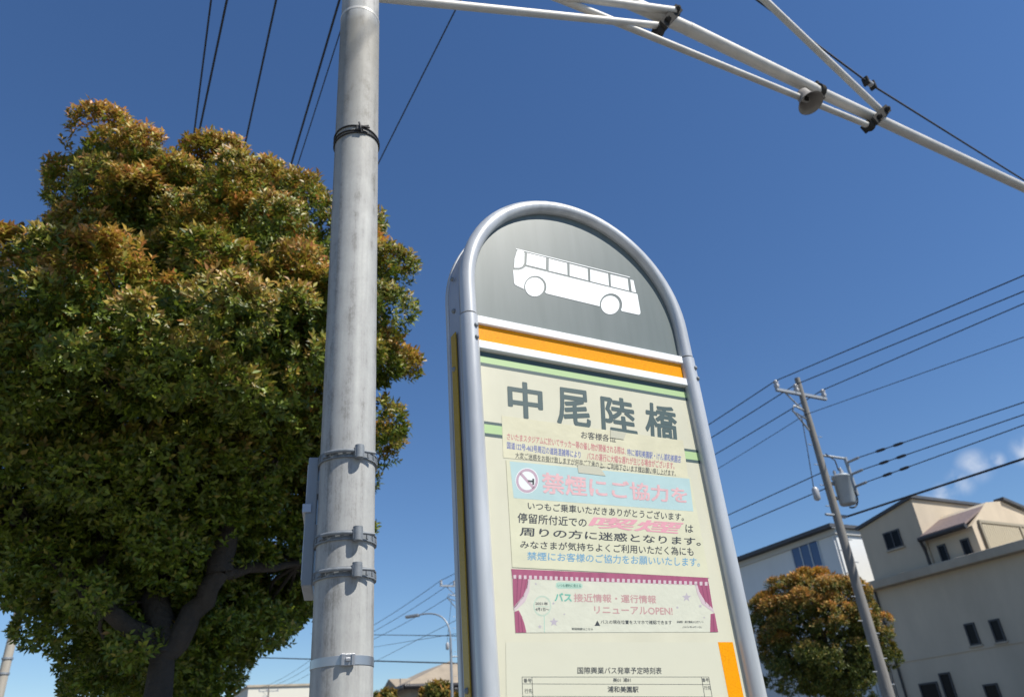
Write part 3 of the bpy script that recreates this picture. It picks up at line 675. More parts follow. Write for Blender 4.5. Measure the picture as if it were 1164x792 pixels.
# ---- small ball tree across the road
M_leaf2 = leaf_mat('leaf_small', (.04, .07, .012), (.14, .16, .022), (.62, .22, .05), (.50, .31, .035), .5)
SH = 21.0
sb_ = at(950, 792, SH); sbase = Vector((sb_.x, sb_.y, 0))
small = tag(empty('street_tree', sbase), 'small round clipped tree with rusty orange leaves across the road', 'tree', 'evergreen street trees')
def blob2(px, py, rpx, dh=0):
    p = at(px, py, SH + dh); return (*p, rpx * pxm(p))
BL2 = [blob2(929, 714, 59, 0), blob2(904, 699, 37, -.2), blob2(954, 694, 37, -.1), blob2(984, 724, 27, 0), blob2(881, 716, 23, 0), blob2(924, 676, 23, 0), blob2(904, 749, 32, -.2), blob2(954, 749, 36, 0), blob2(934, 764, 27, .2), blob2(889, 739, 21, .2), blob2(989, 739, 21, .2)]
crn2, cc2 = crown(BL2, 320, (.18, .38), 48, 7, .078, M_leaf2, small, sbase, -.15, 9, inner=.3)
mb = MB(); tp = Vector((BL2[0][0], BL2[0][1], BL2[0][2]))
mb.tube([sbase - Z * .05, sbase + Z * .5, sbase.lerp(tp, .6), tp], [.17, .14, .12, .07], 10)
for c in cc2[::9]: limb(mb, sbase.lerp(tp, .75), c, .03, .006, .1, 5)
o = mb.build('trunk', M_bark, None); o.parent = small; o.location = -sbase

# ============================================================ HOUSES
M_stucco = mat('beige_stucco', (.52, .44, .335), .9, noise=(.6, .16, (1, 1, .4)), bump=(25, .3, .02))
M_stucco2 = mat('beige_ledge', (.42, .36, .28), .9, noise=(1.2, .2, (1, 1, .4)))
M_whitewall = mat('white_siding', (.66, .68, .68), .7, noise=(.8, .06, (1, 1, .4)))
M_glass = mat('dark_glass', (.008, .009, .012), .25, spec=.12)
M_blueglass = mat('blue_glass', (.03, .06, .16), .08, spec=.8)
M_frame = flat('window_frame', (.035, .035, .04), .5)
M_aluframe = flat('pale_frame', (.45, .5, .55), .4)
M_roof = mat('brown_roof', (.20, .15, .14), .7, noise=(8, .25, (1, 1, 1)))
M_droof = mat('dark_roof', (.06, .065, .075), .6, noise=(4, .2, (1, 1, 1)))
M_gutter = flat('dark_gutter', (.03, .028, .03), .5)
wp = at(991, 671, 36.4)                                    # on the street wall of the beige house
def W(px, py, back=0): return onplane(px, py, wp + U * back, U)   # wall plane faces -U
def W7(x, y, back=0): return W(*Z7(x, y), back)
def Rr(p, px, py): return onplane(px, py, p, D)            # plane through p facing along the road
def proud(pts, e): return [p - U * e for p in pts]
def window(quad, par, back=0, m=M_glass, fm=M_frame, mull=1, ext=None):
    q = [W7(*p, back) for p in quad]
    # square it up: vertical sides, horizontal head and sill
    ds = [p.dot(D) for p in q]; zs_ = [p.z for p in q]; d0 = (ds[0] + ds[3]) / 2; d1 = (ds[1] + ds[2]) / 2; z1 = (zs_[0] + zs_[1]) / 2; z0 = (zs_[2] + zs_[3]) / 2
    s = q[0].dot(U); lo, hi = min(d0, d1), max(d0, d1)
    def bx(a, b, z_0, z_1, s0, s1): 
        mb.obox(sd((s0 + s1) / 2, (a + b) / 2, (z_0 + z_1) / 2), U * (s1 - s0) / 2, D * (b - a) / 2, Z * (z_1 - z_0) / 2)
    w = .06
    mb = MB(); bx(lo, hi, z0, z0 + w, s - .05, s + .0); bx(lo, hi, z1 - w, z1, s - .05, s); bx(lo, lo + w, z0 + w, z1 - w, s - .05, s); bx(hi - w, hi, z0 + w, z1 - w, s - .05, s)
    for i in range(mull): c_ = lo + (hi - lo) * (i + 1) / (mull + 1); bx(c_ - .03, c_ + .03, z0 + w, z1 - w, s - .045, s - .003)
    o = mb.build('window', fm, None); o.parent = par; o.location = -Vector(par.location)
    mb = MB(); bx(lo + w, hi - w, z0 + w, z1 - w, s - .02, s - .004); g_ = mb.build('pane', m, None); g_.parent = o
    mb = MB(); bx(lo - .05, hi + .05, z0 - .06, z0 - .002, s - .09, s); g_ = mb.build('sill', M_aluframe if m is M_blueglass else M_stucco2, None); g_.parent = o
    return o
def hpart(mb, name, m, par, bevel=0):
    o = mb.build(name, m, None, bevel); o.parent = par; o.location = -Vector(par.location); return o
hb = W(991, 671); hb.z = 0
beige = tag(empty('beige_house', hb), 'three storey beige stucco house with a deep ledge and brown lean roof', 'house')
# lower block
zl = W7(612, 352).z; sW = wp.dot(U)
dl = W7(640, 500).dot(D); dr = W7(1164, 260).dot(D) - 8
mb = MB(); mb.box((0, 0, 0), (1, 1, 1)); mb.v = [tuple(sd(sW + x * 11, dr + (dl - dr) * y, z_ * (zl - .0))) for x, y, z_ in mb.v]; hpart(mb, 'lower_wall', M_stucco, beige)
# deep ledge along the top of the lower block
le = W7(600, 345).dot(D)
mb = MB(); mb.obox(sd(sW - .20, (le + dr) / 2, zl + .10), U * .22, D * abs(le - dr) / 2, Z * .17); mb.obox(sd(sW + .3, (le + dr) / 2, zl + .18), U * .3, D * abs(le - dr) / 2, Z * .17)
hpart(mb, 'ledge', M_stucco2, beige, .03)
mb = MB(); mb.obox(sd(sW - .015, (dl + dr) / 2, W7(900, 580).z), U * .015, D * abs(dl - dr) / 2, Z * .05); hpart(mb, 'string_course', M_stucco, beige)
# upper block: mono-pitch front, extruded across
ub = .25
f0 = W7(572, 133, ub); f1 = W7(752, 20, ub); dL = W7(600, 250, ub).dot(D); dR = f1.dot(D); sU = sW + ub
pts = [sd(sU, dL, zl + .1), sd(sU, dR, zl + .1), sd(sU, dR, f1.z), sd(sU, dL, W7(572, 133, ub).z)]
# back edge falls towards the rear as seen along the lit face
zr = Rr(f1, 1135, 577).z
mb = MB(); back = 7.5
bpts = [p + U * back for p in pts]; 
mb.add(pts + bpts, [(0,1,2,3),(7,6,5,4),(0,4,5,1),(1,5,6,2),(3,2,6,7),(0,3,7,4)]); hpart(mb, 'upper_wall', M_stucco, beige)
mb = MB(); e = .12
r0, r1, r2, r3 = pts[3] - U * e + D * e, pts[2] - U * e - D * e, bpts[2] + U * e - D * e, bpts[3] + U * e + D * e
mb.prism([p + Z * .003 for p in (r0, r1, r2, r3)], Z * .12); hpart(mb, 'roof', M_droof, beige)
window([(650,150),(708,128),(728,192),(672,210)], beige, ub, M_glass, M_frame, 1)
# wing with gable end, standing in front of the upper block's right side
wb = .35; sG = sW + wb
gE = W7(975, 118, wb); gB = W7(1020, 238, wb); dG = gE.dot(D); zE = gE.z
pk = Rr(sd(sG, dG, 0), *Z7(1025, 34)); pk2 = Rr(sd(sG, dG, 0), *Z7(1080, 30)); pr = Rr(sd(sG, dG, 0), *Z7(1166, 70))
gable = [sd(sG, dG, zl + .1), sd(sG, dG, zE), pk, pk2, pr, Vector((pr.x, pr.y, zl + .1))]
wl = abs(dR - dG) - .02
mb = MB(); mb.prism(gable, D * wl); hpart(mb, 'wing_wall', M_stucco, beige)
# lean roof of the wing
eave0 = sd(sG - .35, dG + .03, zE - .02); eave1 = sd(sG - .35, dR + .0, zE - .02)
slope = (pk - sd(sG, dG, zE)); 
q0, q1, q2, q3 = eave0 + Z*.05, eave1 + Z*.05, eave1 + (pk - sd(sG - .35, dG, zE)) - Z*.10, eave0 + (pk - sd(sG - .35, dG, zE)) - Z*.10
mb = MB(); mb.prism([q0, q1, q2 , q3], Z * .08)
hpart(mb, 'lean_roof', M_roof, beige)
mb = MB(); mb.prism([pk2 - Z*.06 + D*.3, pk2 - Z*.06 + D*wl, pr - Z*.02 + D*wl + U*.3, pr - Z*.02 + D*.3 + U*.3], Z * .08); hpart(mb, 'rear_roof', M_roof, beige); mb = MB(); mb.prism([pk2 + Z*.02 - D*.15, pk2 + Z*.02 + D*.28, pr + Z*.02 + D*.28 + U*.3, pr + Z*.02 - D*.15 + U*.3], Z * .12); hpart(mb, 'roof_cap', M_droof, beige)
mb = MB(); mb.tube([eave0, eave1 + D * .1], .10, 8); mb.tube([eave1 + D*.05 + U*.0, sd(sG - .10, dR + .12, zE - .45), sd(sG - .10, dR + .12, zl + .2)], .07, 8); hpart(mb, 'gutter', M_gutter, beige)
for q in ([(848,192),(878,184),(900,254),(872,262)], [(930,172),(962,162),(987,232),(958,240)]): window(q, beige, wb, M_glass, M_frame, 0)
for q in ([(946,475),(985,470),(1008,550),(970,556)], [(1035,461),(1075,456),(1100,537),(1063,544)]): window(q, beige, 0, M_glass, M_frame, 0)
for q in ([(783,690),(852,686),(878,790),(812,800)], [(853,655),(894,650),(938,786),(896,790)], [(1014,695),(1068,690),(1098,780),(1045,786)]): window(q, beige, 0, M_glass, M_frame, 0)
# balcony screen on the lit side of the wing
bs = [Rr(sd(sG, dG - .06, 0), *Z7(x, y)) for x, y in ((1012,140),(1170,98),(1170,214),(1042,236))]
mb = MB(); b0, b1 = bs[0], bs[1]; zb0 = zl + .25; st = (b0 - Vector((0,0,0))).dot(U); en = b1.dot(U) + 1.5; dd = b0.dot(D)
ztop = (b0.z + b1.z) / 2
n_ = int((en - st) / .14)
for i in range(n_): mb.obox(sd(st + (i + .5) * .14, dd, (zb0 + ztop) / 2), U * .055, D * .015, Z * (ztop - zb0) / 2)
hpart(mb, 'balcony_screen', mat('screen_beige', (.42, .37, .27), .7), beige)
mb = MB(); mb.obox(sd((st + en) / 2, dd, ztop + .06), U * (en - st) / 2, D * .05, Z * .05)
for s_ in (st, st + 2.6): mb.obox(sd(s_, dd - .03, (zb0 + ztop) / 2), U * .04, D * .03, Z * (ztop - zb0) / 2)
hpart(mb, 'screen_frame', mat('screen_frame', (.28, .25, .19), .7), beige)
mb = MB(); dp = W7(642, 400).dot(D) + .06; mb.tube([sd(sW - .06, dp, zl - .1), sd(sW - .06, dp, .1)], .045, 8); hpart(mb, 'downpipe', M_gutter, beige)

# white house
wc = at(*Z7(478, 150), 38.2); wbk = wc.dot(U) - sW
hw = Vector((wc.x, wc.y, 0))
white = tag(empty('white_house', hw), 'white house with dark roof edge and blue sliding window behind the ball tree', 'house')
zt_ = W7(480, 128, wbk).z; dRw = wc.dot(D)
dLw = dRw + 11.5
zl_ = W7(122, 222, wbk).z
mb = MB(); mb.box((0, 0, 0), (1, 1, 1)); mb.v = [tuple(sd(wc.dot(U) + x * 9, dRw + (dLw - dRw) * y, z_ * zt_)) for x, y, z_ in mb.v]; hpart(mb, 'wall', M_whitewall, white)
mb = MB(); mb.obox(sd(wc.dot(U) + 4.4, (dRw + dLw) / 2, zt_ + .10), U * 4.9, D * (11.5 / 2 + .25), Z * .08); hpart(mb, 'roof', M_droof, white)
mb = MB(); mb.obox(sd(wc.dot(U) + 4.5, (dRw + dLw) / 2, zt_ - .12), U * 4.6, D * (11.5 / 2 + .1), Z * .13); hpart(mb, 'fascia', mat('pale_fascia', (.50, .50, .48), .7), white)
window([(305,187),(410,153),(440,270),(345,290)], white, wbk, M_blueglass, M_aluframe, 2)
mb = MB(); mb.tube([sd(wc.dot(U) - .06, dRw + .12, zt_ - .3), sd(wc.dot(U) - .06, dRw + .12, .2)], .05, 8); hpart(mb, 'downpipe', M_whitewall, white)

# distant tan roofed house by the sign edge
M_tanroof = mat('tan_roof', (.30, .25, .19), .85, noise=(2, .2, (1, 1, 1)))
rh = at(496, 775, 46); rbase = Vector((rh.x, rh.y, 0))
far = tag(empty('tan_roofed_house', rbase), 'low house with a broad tan hipped roof just left of the bus stop sign', 'house')
def atp(px, py, h): return at(px, py, h)
zr_ = atp(492, 757, 46).z; ze = atp(460, 783, 44).z
a = [rbase + U * x + D * y for x, y in ((-2.6,-3),(2.6,-3),(2.6,3),(-2.6,3))]
mb = MB(); mb.prism([p + Z * .0 for p in a], Z * (ze - .1)); hpart(mb, 'wall', mat('tan_wall', (.34, .30, .24), .9), far)
b = [rbase + U * x + D * y + Z * ze for x, y in ((-3.2,-3.6),(3.2,-3.6),(3.2,3.6),(-3.2,3.6))]; r1_ = rbase - D * 2 + Z * zr_; r2_ = rbase + D * 2 + Z * zr_
mb = MB(); mb.add([*b, r1_, r2_], [(3,2,1,0),(0,1,4),(1,2,5,4),(2,3,5),(3,0,4,5)]); rf = hpart(mb, 'roof', M_tanroof, far)
mb = MB(); mb.tube([b[0] - Z*.1, b[1] - Z*.1, b[2] - Z*.1, b[3] - Z*.1, b[0] - Z*.1], .12, 6); g_ = mb.build('gutter', M_gutter, rf)
mb = MB()
g0 = rbase - U * 3.0 - D * .6 ; mb.prism([g0 + D * 1.6 + Z * (ze - .1), g0 - D * 1.6 + Z * (ze - .1), g0 + Z * (ze + .6)], U * 2); hpart(mb, 'gable', M_tanroof, far)
# low pale building far behind
wb_ = at(315, 790, 95); lb = Vector((wb_.x, wb_.y, 0))
low = tag(empty('pale_building', lb), 'far low cream building seen beneath the big tree', 'building')
zt2 = at(315, 785.5, 95).z
mb = MB(); mb.obox(lb + Z * zt2 / 2, U * 4.0, D * 5, Z * zt2 / 2); hpart(mb, 'wall', mat('cream_wall', (.62, .60, .52), .8), low)
mb = MB(); mb.obox(lb + Z * (zt2 + .1), U * 4.15, D * 5.15, Z * .1); hpart(mb, 'roof', M_stucco2, low)

# ============================================================ UTILITY POLES AND WIRES
def wire(p, q, sag, r, label, group=None, n=24, name='overhead_wire'):
    p = Vector(p); q = Vector(q); mb = MB(); pts = []
    for i in range(n + 1):
        t = i / n; v = p.lerp(q, t); v.z -= sag * 4 * t * (1 - t); pts.append(v)
    mb.tube(pts, r, 6); o = tag(mb.build(name, M_cable), label, 'wire', group); origin(o, p); return o
UH = 18.3
utop = at(906, 430, UH); ub_ = Vector((utop.x, utop.y, 0)); HT = utop.z
upole = tag(empty('utility_pole', ub_), 'concrete utility pole with a grey transformer in front of the beige house', 'utility pole', 'utility poles along the road')
US, UD = ub_.dot(U), ub_.dot(D)
def L_(s, d, z): return (U * s + D * d + Z * z)
def up(mb, name, m, par=None):
    o = mb.build(name, m, None); o.parent = par or upole; return o
mb = MB(); mb.tube([L_(0,0,0), L_(0,0,HT)], [.135, .065], 20); up(mb, 'shaft', M_concpole)
zc_ = at(912, 448, UH).z
cr = []
mb = MB(); mb.obox(L_(0, 0, zc_), U * .95 if False else (U * .0 + D * 0 + Vector((1, 0, 0)) * 0) + U * .85, D * .035, Z * .035)
mb.tube([L_(-.55, .03, zc_), L_(0, .03, zc_ - .5)], .02, 6); up(mb, 'crossarm', M_bracket)
for s in (-.8, -.14, .8):
    mb = MB()
    mb.lathe([(.05, .05), (.07, .12), (.035, .15), (.07, .20), (.03, .26)], L_(s, 0, zc_), Z, 12)
    up(mb, 'insulator', M_ins)
# lower brackets
zl1 = at(912, 478, UH).z; mb = MB(); mb.tube([L_(-.1,0,zl1), L_(-.55,-.05,zl1+.12), L_(-.45,-.05,zl1+.28), L_(-.1,0,zl1+.22)], .022, 6); mb.tube([L_(-.5,-.05,zl1+.1), L_(-.1,0,zl1-.3)], .022, 6); up(mb, 'side_bracket', M_bracket)
zl2 = at(940, 515, UH).z; mb = MB(); mb.tube([L_(.1,0,zl2), L_(.75,-.1,zl2-.05)], .03, 8); mb.tube([L_(.75,-.1,zl2-.02), L_(.78,-.1,zl2-.95)], .045, 8)
for k in range(3): mb.tube([L_(.76,-.1,zl2-.15-.3*k), L_(.76,-.45,zl2-.15-.3*k)], .03, 6)
up(mb, 'service_bracket', M_bracket)
# transformer can
ztc = at(952, 555, UH).z
mb = MB(); mb.lathe([(.17,-.36),(.19,-.33),(.19,.26),(.21,.27),(.21,.30),(.17,.33),(.05,.35)], L_(.32,-.15,ztc), Z, 28); tr = up(mb, 'transformer', M_tank)
for th in (0, 2.1, 4.2): mb = MB(); mb.lathe([(.03,0),(.045,.05),(.025,.08),(.04,.12),(.02,.17)], L_(.32+.1*math.cos(th),-.15+.1*math.sin(th),ztc+.31), Z, 10); up(mb, 'bushing', M_ins, tr)
for dz in (.15, -.2): mb = MB(); mb.obox(L_(.16,-.05,ztc+dz), U*.10, D*.04, Z*.03); up(mb, 'hanger', M_bracket, tr)
mb = MB(); pts = [L_(.38 + .30*math.cos(t), -.15, ztc - .15 + .28*math.sin(t)) for t in [R(-100 + 15*i) for i in range(13)]]; mb.tube(pts, .02, 6)
mb.tube([L_(.1,-.1,zl2), L_(.3,-.15,ztc+.7), L_(.32,-.15,ztc+.45)], .015, 6); mb.tube([L_(-.35,-.1,zl1), L_(-.50,-.12,zl1-.9), L_(-.62,-.1,zl1-1.8)], .010, 6); up(mb, 'jumper_cable', M_cable)
mb = MB(); mb.lathe([(.05,-.15),(.075,-.12),(.075,.1),(.04,.15)], L_(-.62,-.12,zl1-1.95), Z, 10); up(mb, 'cable_can', M_ins)
for k in range(26):
    z = 2.0 + k * .45 * .55
    if z < HT - 1.2: mb = MB(); mb.tube([L_(0,0,z) + U*(-.15 if k%2 else .15), L_(0,0,z) + U*(-.27 if k%2 else .27)], .011, 6); up(mb, 'climbing_peg', M_bracket)
zth = at(948, 586, UH).z
mb = MB(); mb.tube([L_(-.35,0,zth), L_(.35,0,zth)], .03, 6); up(mb, 'low_bracket', M_bracket)
def copytree(o, parent=None):
    c = o.copy(); col.objects.link(c); c.parent = parent
    for ch in o.children: copytree(ch, c)
    return c
spos = [32.6, 53.5, 75.0]
plab = ['distant utility pole half hidden by the left edge of the bus stop sign', 'far utility pole lined up behind the galvanised steel pole', 'farthest utility pole in the gap under the big tree']
poles2 = []
for d, lb_ in zip(spos, plab):
    c = copytree(upole); c.location = sd(US, d, 0); c['label'] = lb_; poles2.append(c)
# row carrying the upper left wires, near side of the road
c = copytree(upole); pN = at(140, 800, 62); pN.z = 0; c.location = pN; c['label'] = 'utility pole far behind the trunk of the big tree'
pW = at(8, 750, 27); pW.z = 0
wpole = tag(empty('utility_pole', pW), 'bare grey utility pole at the edge of view left of the big tree', 'utility pole', 'utility poles along the road')
mb = MB(); mb.tube([(0,0,0), (0,0,8.3)], [.15, .11], 16); o = mb.build('shaft', mat('pale_concrete', (.36, .33, .28), .85, noise=(6, .2, (3, 3, .3))), wpole)
for z in (3.4, 4.9, 5.3, 6.8): mb = MB(); mb.tube([(0,0,z), (0,0,z+.05)], .15, 16); mb.build('collar_band', M_bracket, wpole)
mb = MB(); mb.tube([(-.6,-.2,7.9), (.6,.2,7.9)], .05, 6); mb.build('crossarm', M_bracket, wpole)

# three top wires through the poles
P1 = lambda s, z: ub_ + L_(s, 0, z)
gtop = 'three upper wires strung along the utility poles'
rw = [((0, HT + .15), (1164, 313), 'uppermost'), ((-.8, zc_ + .25), (1164, 332), 'left crossarm'), ((.8, zc_ + .25), (1164, 346), 'right crossarm')]
# attachment order as seen: left insulator -> highest wire on the left
lab3 = {0: 'wire from the tip of the transformer pole', 1: 'wire from the left end of the crossarm on the transformer pole', 2: 'wire from the right end of the crossarm on the transformer pole'}
for i, (s, z) in enumerate(((-.8, zc_ + .24), (-.14, zc_ + .24), (.8, zc_ + .24))):
    a = ub_ + L_(s, 0, z)
    py = (313, 331, 345)[i]
    tgt = onplane(1164, py, a, U)      # stays in the vertical plane of its own row
    dirn = (tgt - a); end = a + dirn * 2.2
    nm = ('left insulator', 'middle insulator', 'right insulator')[i]
    wire(a, end, 0.0, .012, 'power wire rising right from the %s of the transformer pole' % nm, gtop)
    prev = a
    for k, d in enumerate(spos):
        q = sd(US + s, d, z); wire(prev, q, .25, .013, '%s power wire %s' % (nm.split()[0], ('between the transformer pole and the bus stop sign', 'between the sign edge and the steel pole', 'far away between the steel pole and the big tree')[k]), gtop); prev = q
# fourth thin wire
a = ub_ + L_(-.1, 0, zl1 + .1); tgt = onplane(1164, 383, a, U); wire(a, a + (tgt - a) * 2.0, 0, .008, 'very thin faint wire below the three upper power wires', gtop)
wire(a, sd(US - .1, 32.6, a.z), .4, .008, 'faint thin wire running left from under the transformer pole crossarm', gtop)
gm = 'three service wires with sleeves right of the transformer'
for k, (y0, py) in enumerate(((517, 457), (526, 471), (535, 483))):
    a = ub_ + L_(.76, -.45, zl2 - .15 - .3 * k); tgt = onplane(1164, py, a, U)
    ww = wire(a, a + (tgt - a) * 2.0, 0, .011, '%s of the three service wires right of the transformer' % ('top', 'middle', 'bottom')[k], gm)
    dv = (tgt - a)
    for t in ((.12, .19), (.24, .31)):
        mb = MB(); mb.tube([dv * t[0], dv * (t[0] + .015), dv * (t[1] - .015), dv * t[1]], [.015, .034, .034, .015], 8)
        mb.build('sleeve', M_cable, ww)
# left continuing service wires, and the thick low cable
a = ub_ + L_(0, 0, at(935, 536, UH).z); q = onplane(828, 585, a, U); wire(a, a + (q - a) * 2.6, 0, .012, 'upper of two low wires between the transformer pole and the sign', 'low wires left of the transformer pole')
a = ub_ + L_(-.1, 0, at(938, 556, UH).z); q = onplane(832, 600, a, U); wire(a, a + (q - a) * 2.6, 0, .012, 'lower of two low wires between the transformer pole and the sign', 'low wires left of the transformer pole')
a = ub_ + L_(.35, 0, zth); q = onplane(1164, 521, a, U); wire(a, a + (q - a) * 1.9, 0, .022, 'thick black cable rising to the right just above the beige house roof')
# wires at the upper left, running along the road overhead
gl = 'overhead wires at the upper left above the big tree'
labs = ['leftmost overhead wire above the big tree', 'second overhead wire above the big tree, close beside the first', 'third overhead wire above the middle of the big tree', 'thick wire reaching the tree just left of the steel pole', 'thin wire closely right of the thick one beside the steel pole', 'lone thin wire crossing behind the steel pole to its right']
for k, (p, q, r) in enumerate((((240,0),(223,133),.011), ((258,0),(230,133),.013), ((314,0),(282,148),.012), ((386,0),(330,190),.013), ((392,20),(337,192),.007), ((516,15),(434,178),.008))):
    a = atz(*p, 9.0); b = atz(*q, 9.0); dv = (b - a).normalized()
    wire(a - dv * 14, a + dv * 56, 0, r, labs[k], gl, n=8)
# road-crossing wire with a small spacer
a, m_, b = atz(860, 0, 7.2), atz(988, 95, 7.08), atz(1164, 205, 7.15)
mb = MB(); mb.tube([a + (a - m_) * 2.5 + Z * .3, a, m_, b, b + (b - m_) * 1.5 + Z * .15], .009, 6); o = tag(mb.build('overhead_wire', M_cable), 'thin cable with a small spacer crossing the upper right corner', 'wire'); origin(o, a)
mb = MB(); dv = (b - m_).normalized(); sv = dv.cross(Z)
for t in (-.055, .055): mb.obox(m_ + dv * t, dv * .012, sv * .03, Z * .045)
o = tag(mb.build('wire_spacer', M_dark), 'small spacer fixed on the thin cable at upper right', 'spacer'); origin(o, m_)
mb = MB(); mb.tube([-dv * .035, dv * .035], .028, 12); o2 = mb.build('spool', M_ins, o)
# distant cross-street wires
gd = 'distant wires crossing low behind the steel pole'
for k, (p, q, z, r) in enumerate((((425,721),(515,724),8.3,.02), ((260,746),(515,756),6.6,.028), ((425,735),(515,722),7.8,.012), ((425,752),(515,706),7.2,.012))):
    if k < 2: a = at(*p, 52); b = at(*q, 46)
    else: a = at(*p, 60); b = at(*q, 40)
    pe = sd(US, 32.6, at(*((518, 724), (518, 755), (518, 721), (518, 705))[k], 36).z); dv = pe - a; wire(a - dv * (.9 if k > 1 else 1.6), pe, 0, r, ('upper level wire crossing behind the steel pole and sign edge', 'thicker level wire low between the big tree and the sign', 'faint sloping wire left of the arched street lamp', 'lowest sloping wire above the tan roof')[k], gd, n=8)

# street lamp
sl = at(513, 757, 31); sl0 = Vector((sl.x, sl.y, 0))
lamp = tag(empty('street_lamp', sl0), 'slender street lamp with an arched arm beside the tan roof', 'street lamp')
zl0 = at(509, 725, 31).z; tipp = at(474, 699, 31.5)
t0 = Vector((sl0.x, sl0.y, zl0)); 
pts = [t0]
c1 = t0 + Z * (tipp.z - zl0) * .9; 
for i in range(1, 13):
    t = i / 12; pts.append(t0 * (1-t)**2 + (t0 + Z * (tipp.z - zl0) * 1.15) * 2*t*(1-t) + tipp * t*t)
mb = MB(); mb.tube([sl0, t0], [.07, .045], 12); o = mb.build('mast', M_bracket, lamp); o.location = -sl0
mb = MB(); mb.tube(pts, .03, 8); o = mb.build('arm', M_bracket, lamp); o.location = -sl0
dv = (pts[-1] - pts[-3]).normalized(); mb = MB(); mb.obox(tipp + dv * .2, dv * .28, dv.cross(Z) * .1, Z * .05); o = mb.build('lamp_head', M_bracket, lamp, .02); o.location = -sl0
# far shrubs
for (px, py, h, rpx, lb_, sd_) in ((497, 788, 34, 20, 'bushy green treetop in front of the tan roof', 21), (437, 795, 36, 16, 'green treetop peeking between the steel pole and the tan roof', 22), (75, 800, 40, 12, 'treetop low left of the big tree trunk', 23)):
    c = at(px, py, h); b0_ = Vector((c.x, c.y, 0)); t_ = tag(empty('bushy_tree', b0_), lb_, 'tree', 'small far trees')
    rr = rpx * pxm(c)
    bl = [(c.x, c.y, c.z - rr * .2, rr * .8), (c.x + rr * .5, c.y, c.z - rr * .7, rr * .7), (c.x - rr * .5, c.y, c.z - rr * .7, rr * .7)]
    crown(bl, 60, (rr * .25, rr * .4), 16, 6, .16, M_leaf2 if sd_ != 22 else M_leaf2, t_, b0_, -1.5, sd_, inner=.5)
    mb = MB(); mb.tube([b0_, Vector((c.x, c.y, c.z - rr * .3))], [.12, .06], 8); o = mb.build('trunk', M_bark, t_); o.location = -b0_

# ============================================================ GROUND
def strip(name, s0, s1, d0, d1, z0, z1, m, label=None):
    mb = MB(); mb.obox(sd((s0+s1)/2, (d0+d1)/2, (z0+z1)/2), U*(s1-s0)/2, D*(d1-d0)/2, Z*(z1-z0)/2); return tag(mb.build(name, m), label, None, None, 'structure')
M_ground = mat('ground', (.14, .13, .10), .95, noise=(.15, .3, (1, 1, 1)))
M_asph = mat('asphalt', (.055, .055, .057), .9, noise=(3, .3, (1, 1, 1)), bump=(200, .3, .005))
M_pave = mat('paving', (.26, .25, .235), .9, noise=(2, .2, (1, 1, 1)), bump=(80, .3, .005))
M_kerb = mat('kerb', (.38, .37, .35), .9, noise=(3, .2, (1, 1, 1)))
M_line = mat('road_paint', (.75, .75, .72), .7, noise=(8, .2, (1, 1, 1)))
mb = MB(); mb.box((-900, -900, -.6), (900, 900, -.13)); tag(mb.build('ground', M_ground), kind='structure')
strip('road', 1.55, 11.4, -150, 400, -.2, -.12, M_asph)
strip('pavement', -2.6, 1.40, -150, 400, -.15, 0, M_pave)
strip('kerb', 1.402, 1.548, -150, 400, -.15, .005, M_kerb)
strip('kerb', 11.402, 11.548, -150, 400, -.15, .005, M_kerb)
strip('pavement', 11.55, 15.0, -150, 400, -.15, 0, M_pave)
strip('unseen_dark_ground', 15.002, 28.0, -150, 400, -.15, -.01, M_asph)  # unseen dark ground, added to cut sunlight bounced up onto the beige house
mb = MB()
for d in range(-60, 200, 10): mb.obox(sd(6.5, d, -.114), U*.07, D*2.5, Z*.002)
for s in (1.95, 11.0): mb.obox(sd(s, 100, -.114), U*.07, D*200, Z*.002)
tag(mb.build('road_marking', M_line), kind='structure')

# ============================================================ WORLD, SUN, CAMERA
SAZ, SEL = 120, 52
w = bpy.data.worlds.new('World'); sc.world = w; w.use_nodes = True; nt = w.node_tree; N = nt.nodes; L = nt.links
bg = N['Background']; sk = N.new('ShaderNodeTexSky'); sk.sky_type = 'NISHITA'; sk.sun_disc = False; sk.sun_elevation = R(SEL); sk.sun_rotation = R(SAZ)
sk.altitude = 0; sk.air_density = 1.0; sk.dust_density = .0; sk.ozone_density = 5.5; sk.air_density = 1.15
hs = N.new('ShaderNodeHueSaturation'); hs.inputs['Saturation'].default_value = 1.12; hs.inputs['Hue'].default_value = .505; L.new(sk.outputs[0], hs.inputs['Color'])
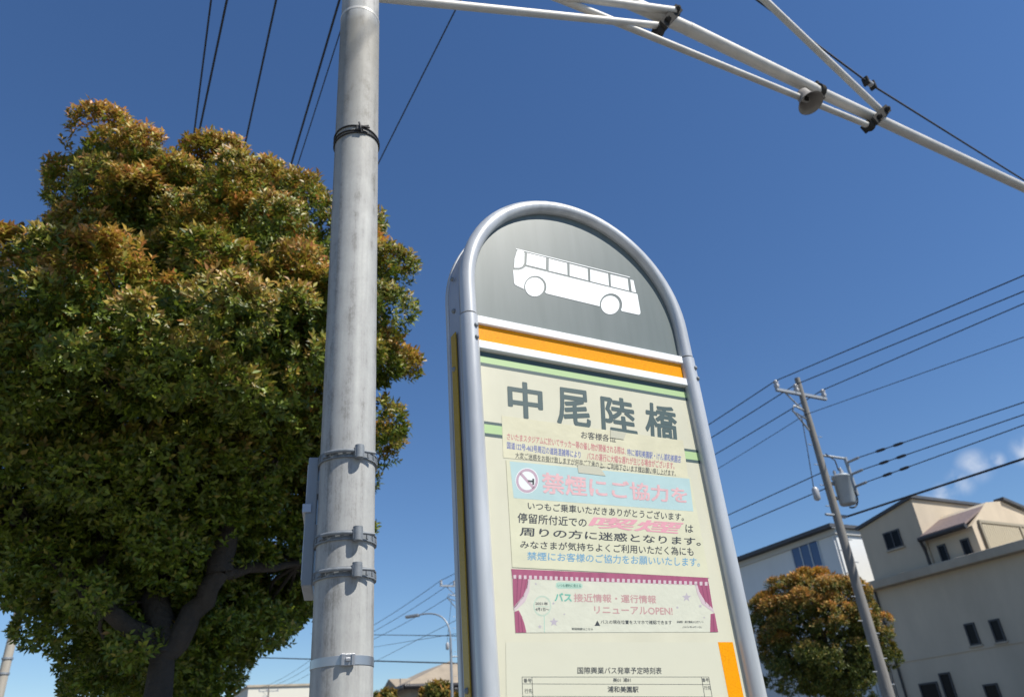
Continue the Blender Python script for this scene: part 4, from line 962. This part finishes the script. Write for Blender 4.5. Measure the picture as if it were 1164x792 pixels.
# a few thin cloud wisps low in the sky over the beige house
tc = N.new('ShaderNodeTexCoord')
n = N.new('ShaderNodeTexNoise'); n.inputs['Scale'].default_value = 26; n.inputs['Detail'].default_value = 7; n.inputs['Distortion'].default_value = .4; L.new(tc.outputs['Generated'], n.inputs['Vector'])
cm = None
for (px, py, rad) in ((1108, 530, .024), (1092, 548, .020), (1074, 562, .018), (1058, 572, .014), (1134, 521, .011), (1168, 512, .022), (1195, 500, .03)):
    v = Vector(ray(px, py)).normalized(); ds = N.new('ShaderNodeVectorMath'); ds.operation = 'DISTANCE'; nr = N.new('ShaderNodeVectorMath'); nr.operation = 'NORMALIZE'
    L.new(tc.outputs['Generated'], nr.inputs[0]); L.new(nr.outputs[0], ds.inputs[0]); ds.inputs[1].default_value = v
    mr = N.new('ShaderNodeMapRange'); mr.interpolation_type = 'SMOOTHSTEP'; mr.inputs[1].default_value = 0; mr.inputs[2].default_value = rad; mr.inputs[3].default_value = 1; mr.inputs[4].default_value = 0; L.new(ds.outputs['Value'], mr.inputs[0])
    if cm is None: cm = mr.outputs[0]
    else:
        mx = N.new('ShaderNodeMath'); mx.operation = 'MAXIMUM'; L.new(cm, mx.inputs[0]); L.new(mr.outputs[0], mx.inputs[1]); cm = mx.outputs[0]
ml = N.new('ShaderNodeMapRange'); ml.inputs[1].default_value = .40; ml.inputs[2].default_value = .66; L.new(n.outputs[0], ml.inputs[0])
mu = N.new('ShaderNodeMath'); mu.operation = 'MULTIPLY'; L.new(cm, mu.inputs[0]); L.new(ml.outputs[0], mu.inputs[1])
mc = N.new('ShaderNodeMixRGB'); mc.inputs[2].default_value = (6.4, 6.9, 7.8, 1); L.new(mu.outputs[0], mc.inputs[0]); L.new(hs.outputs[0], mc.inputs[1]); L.new(mc.outputs[0], bg.inputs['Color'])
bg.inputs['Strength'].default_value = .083
ld = bpy.data.lights.new('sun', 'SUN'); ld.energy = 4.6; ld.angle = R(.53); ld.color = (1, .95, .86)
lo = bpy.data.objects.new('sun', ld); col.objects.link(lo)
sv = Vector((math.cos(R(SEL)) * math.sin(R(SAZ)), math.cos(R(SEL)) * math.cos(R(SAZ)), math.sin(R(SEL))))
lo.rotation_euler = sv.to_track_quat('Z', 'Y').to_euler(); lo.location = sv * 60

cd = bpy.data.cameras.new('camera'); cd.sensor_width = 36; cd.sensor_fit = 'HORIZONTAL'; cd.lens = F / 1164 * 36; cd.clip_start = .05; cd.clip_end = 3000
co = bpy.data.objects.new('camera', cd); col.objects.link(co)
Rm = Matrix(((M[0][0], -M[0][1], -M[0][2]), (M[1][0], -M[1][1], -M[1][2]), (M[2][0], -M[2][1], -M[2][2])))
co.matrix_world = Matrix.Translation(Vector(CAM)) @ Rm.to_4x4()
cd.dof.use_dof = True; cd.dof.focus_distance = 1.55; cd.dof.aperture_fstop = 7.0
sc.camera = co
sc.view_settings.view_transform = 'Standard'; sc.view_settings.look = 'None'; sc.view_settings.exposure = .5; sc.view_settings.gamma = 1
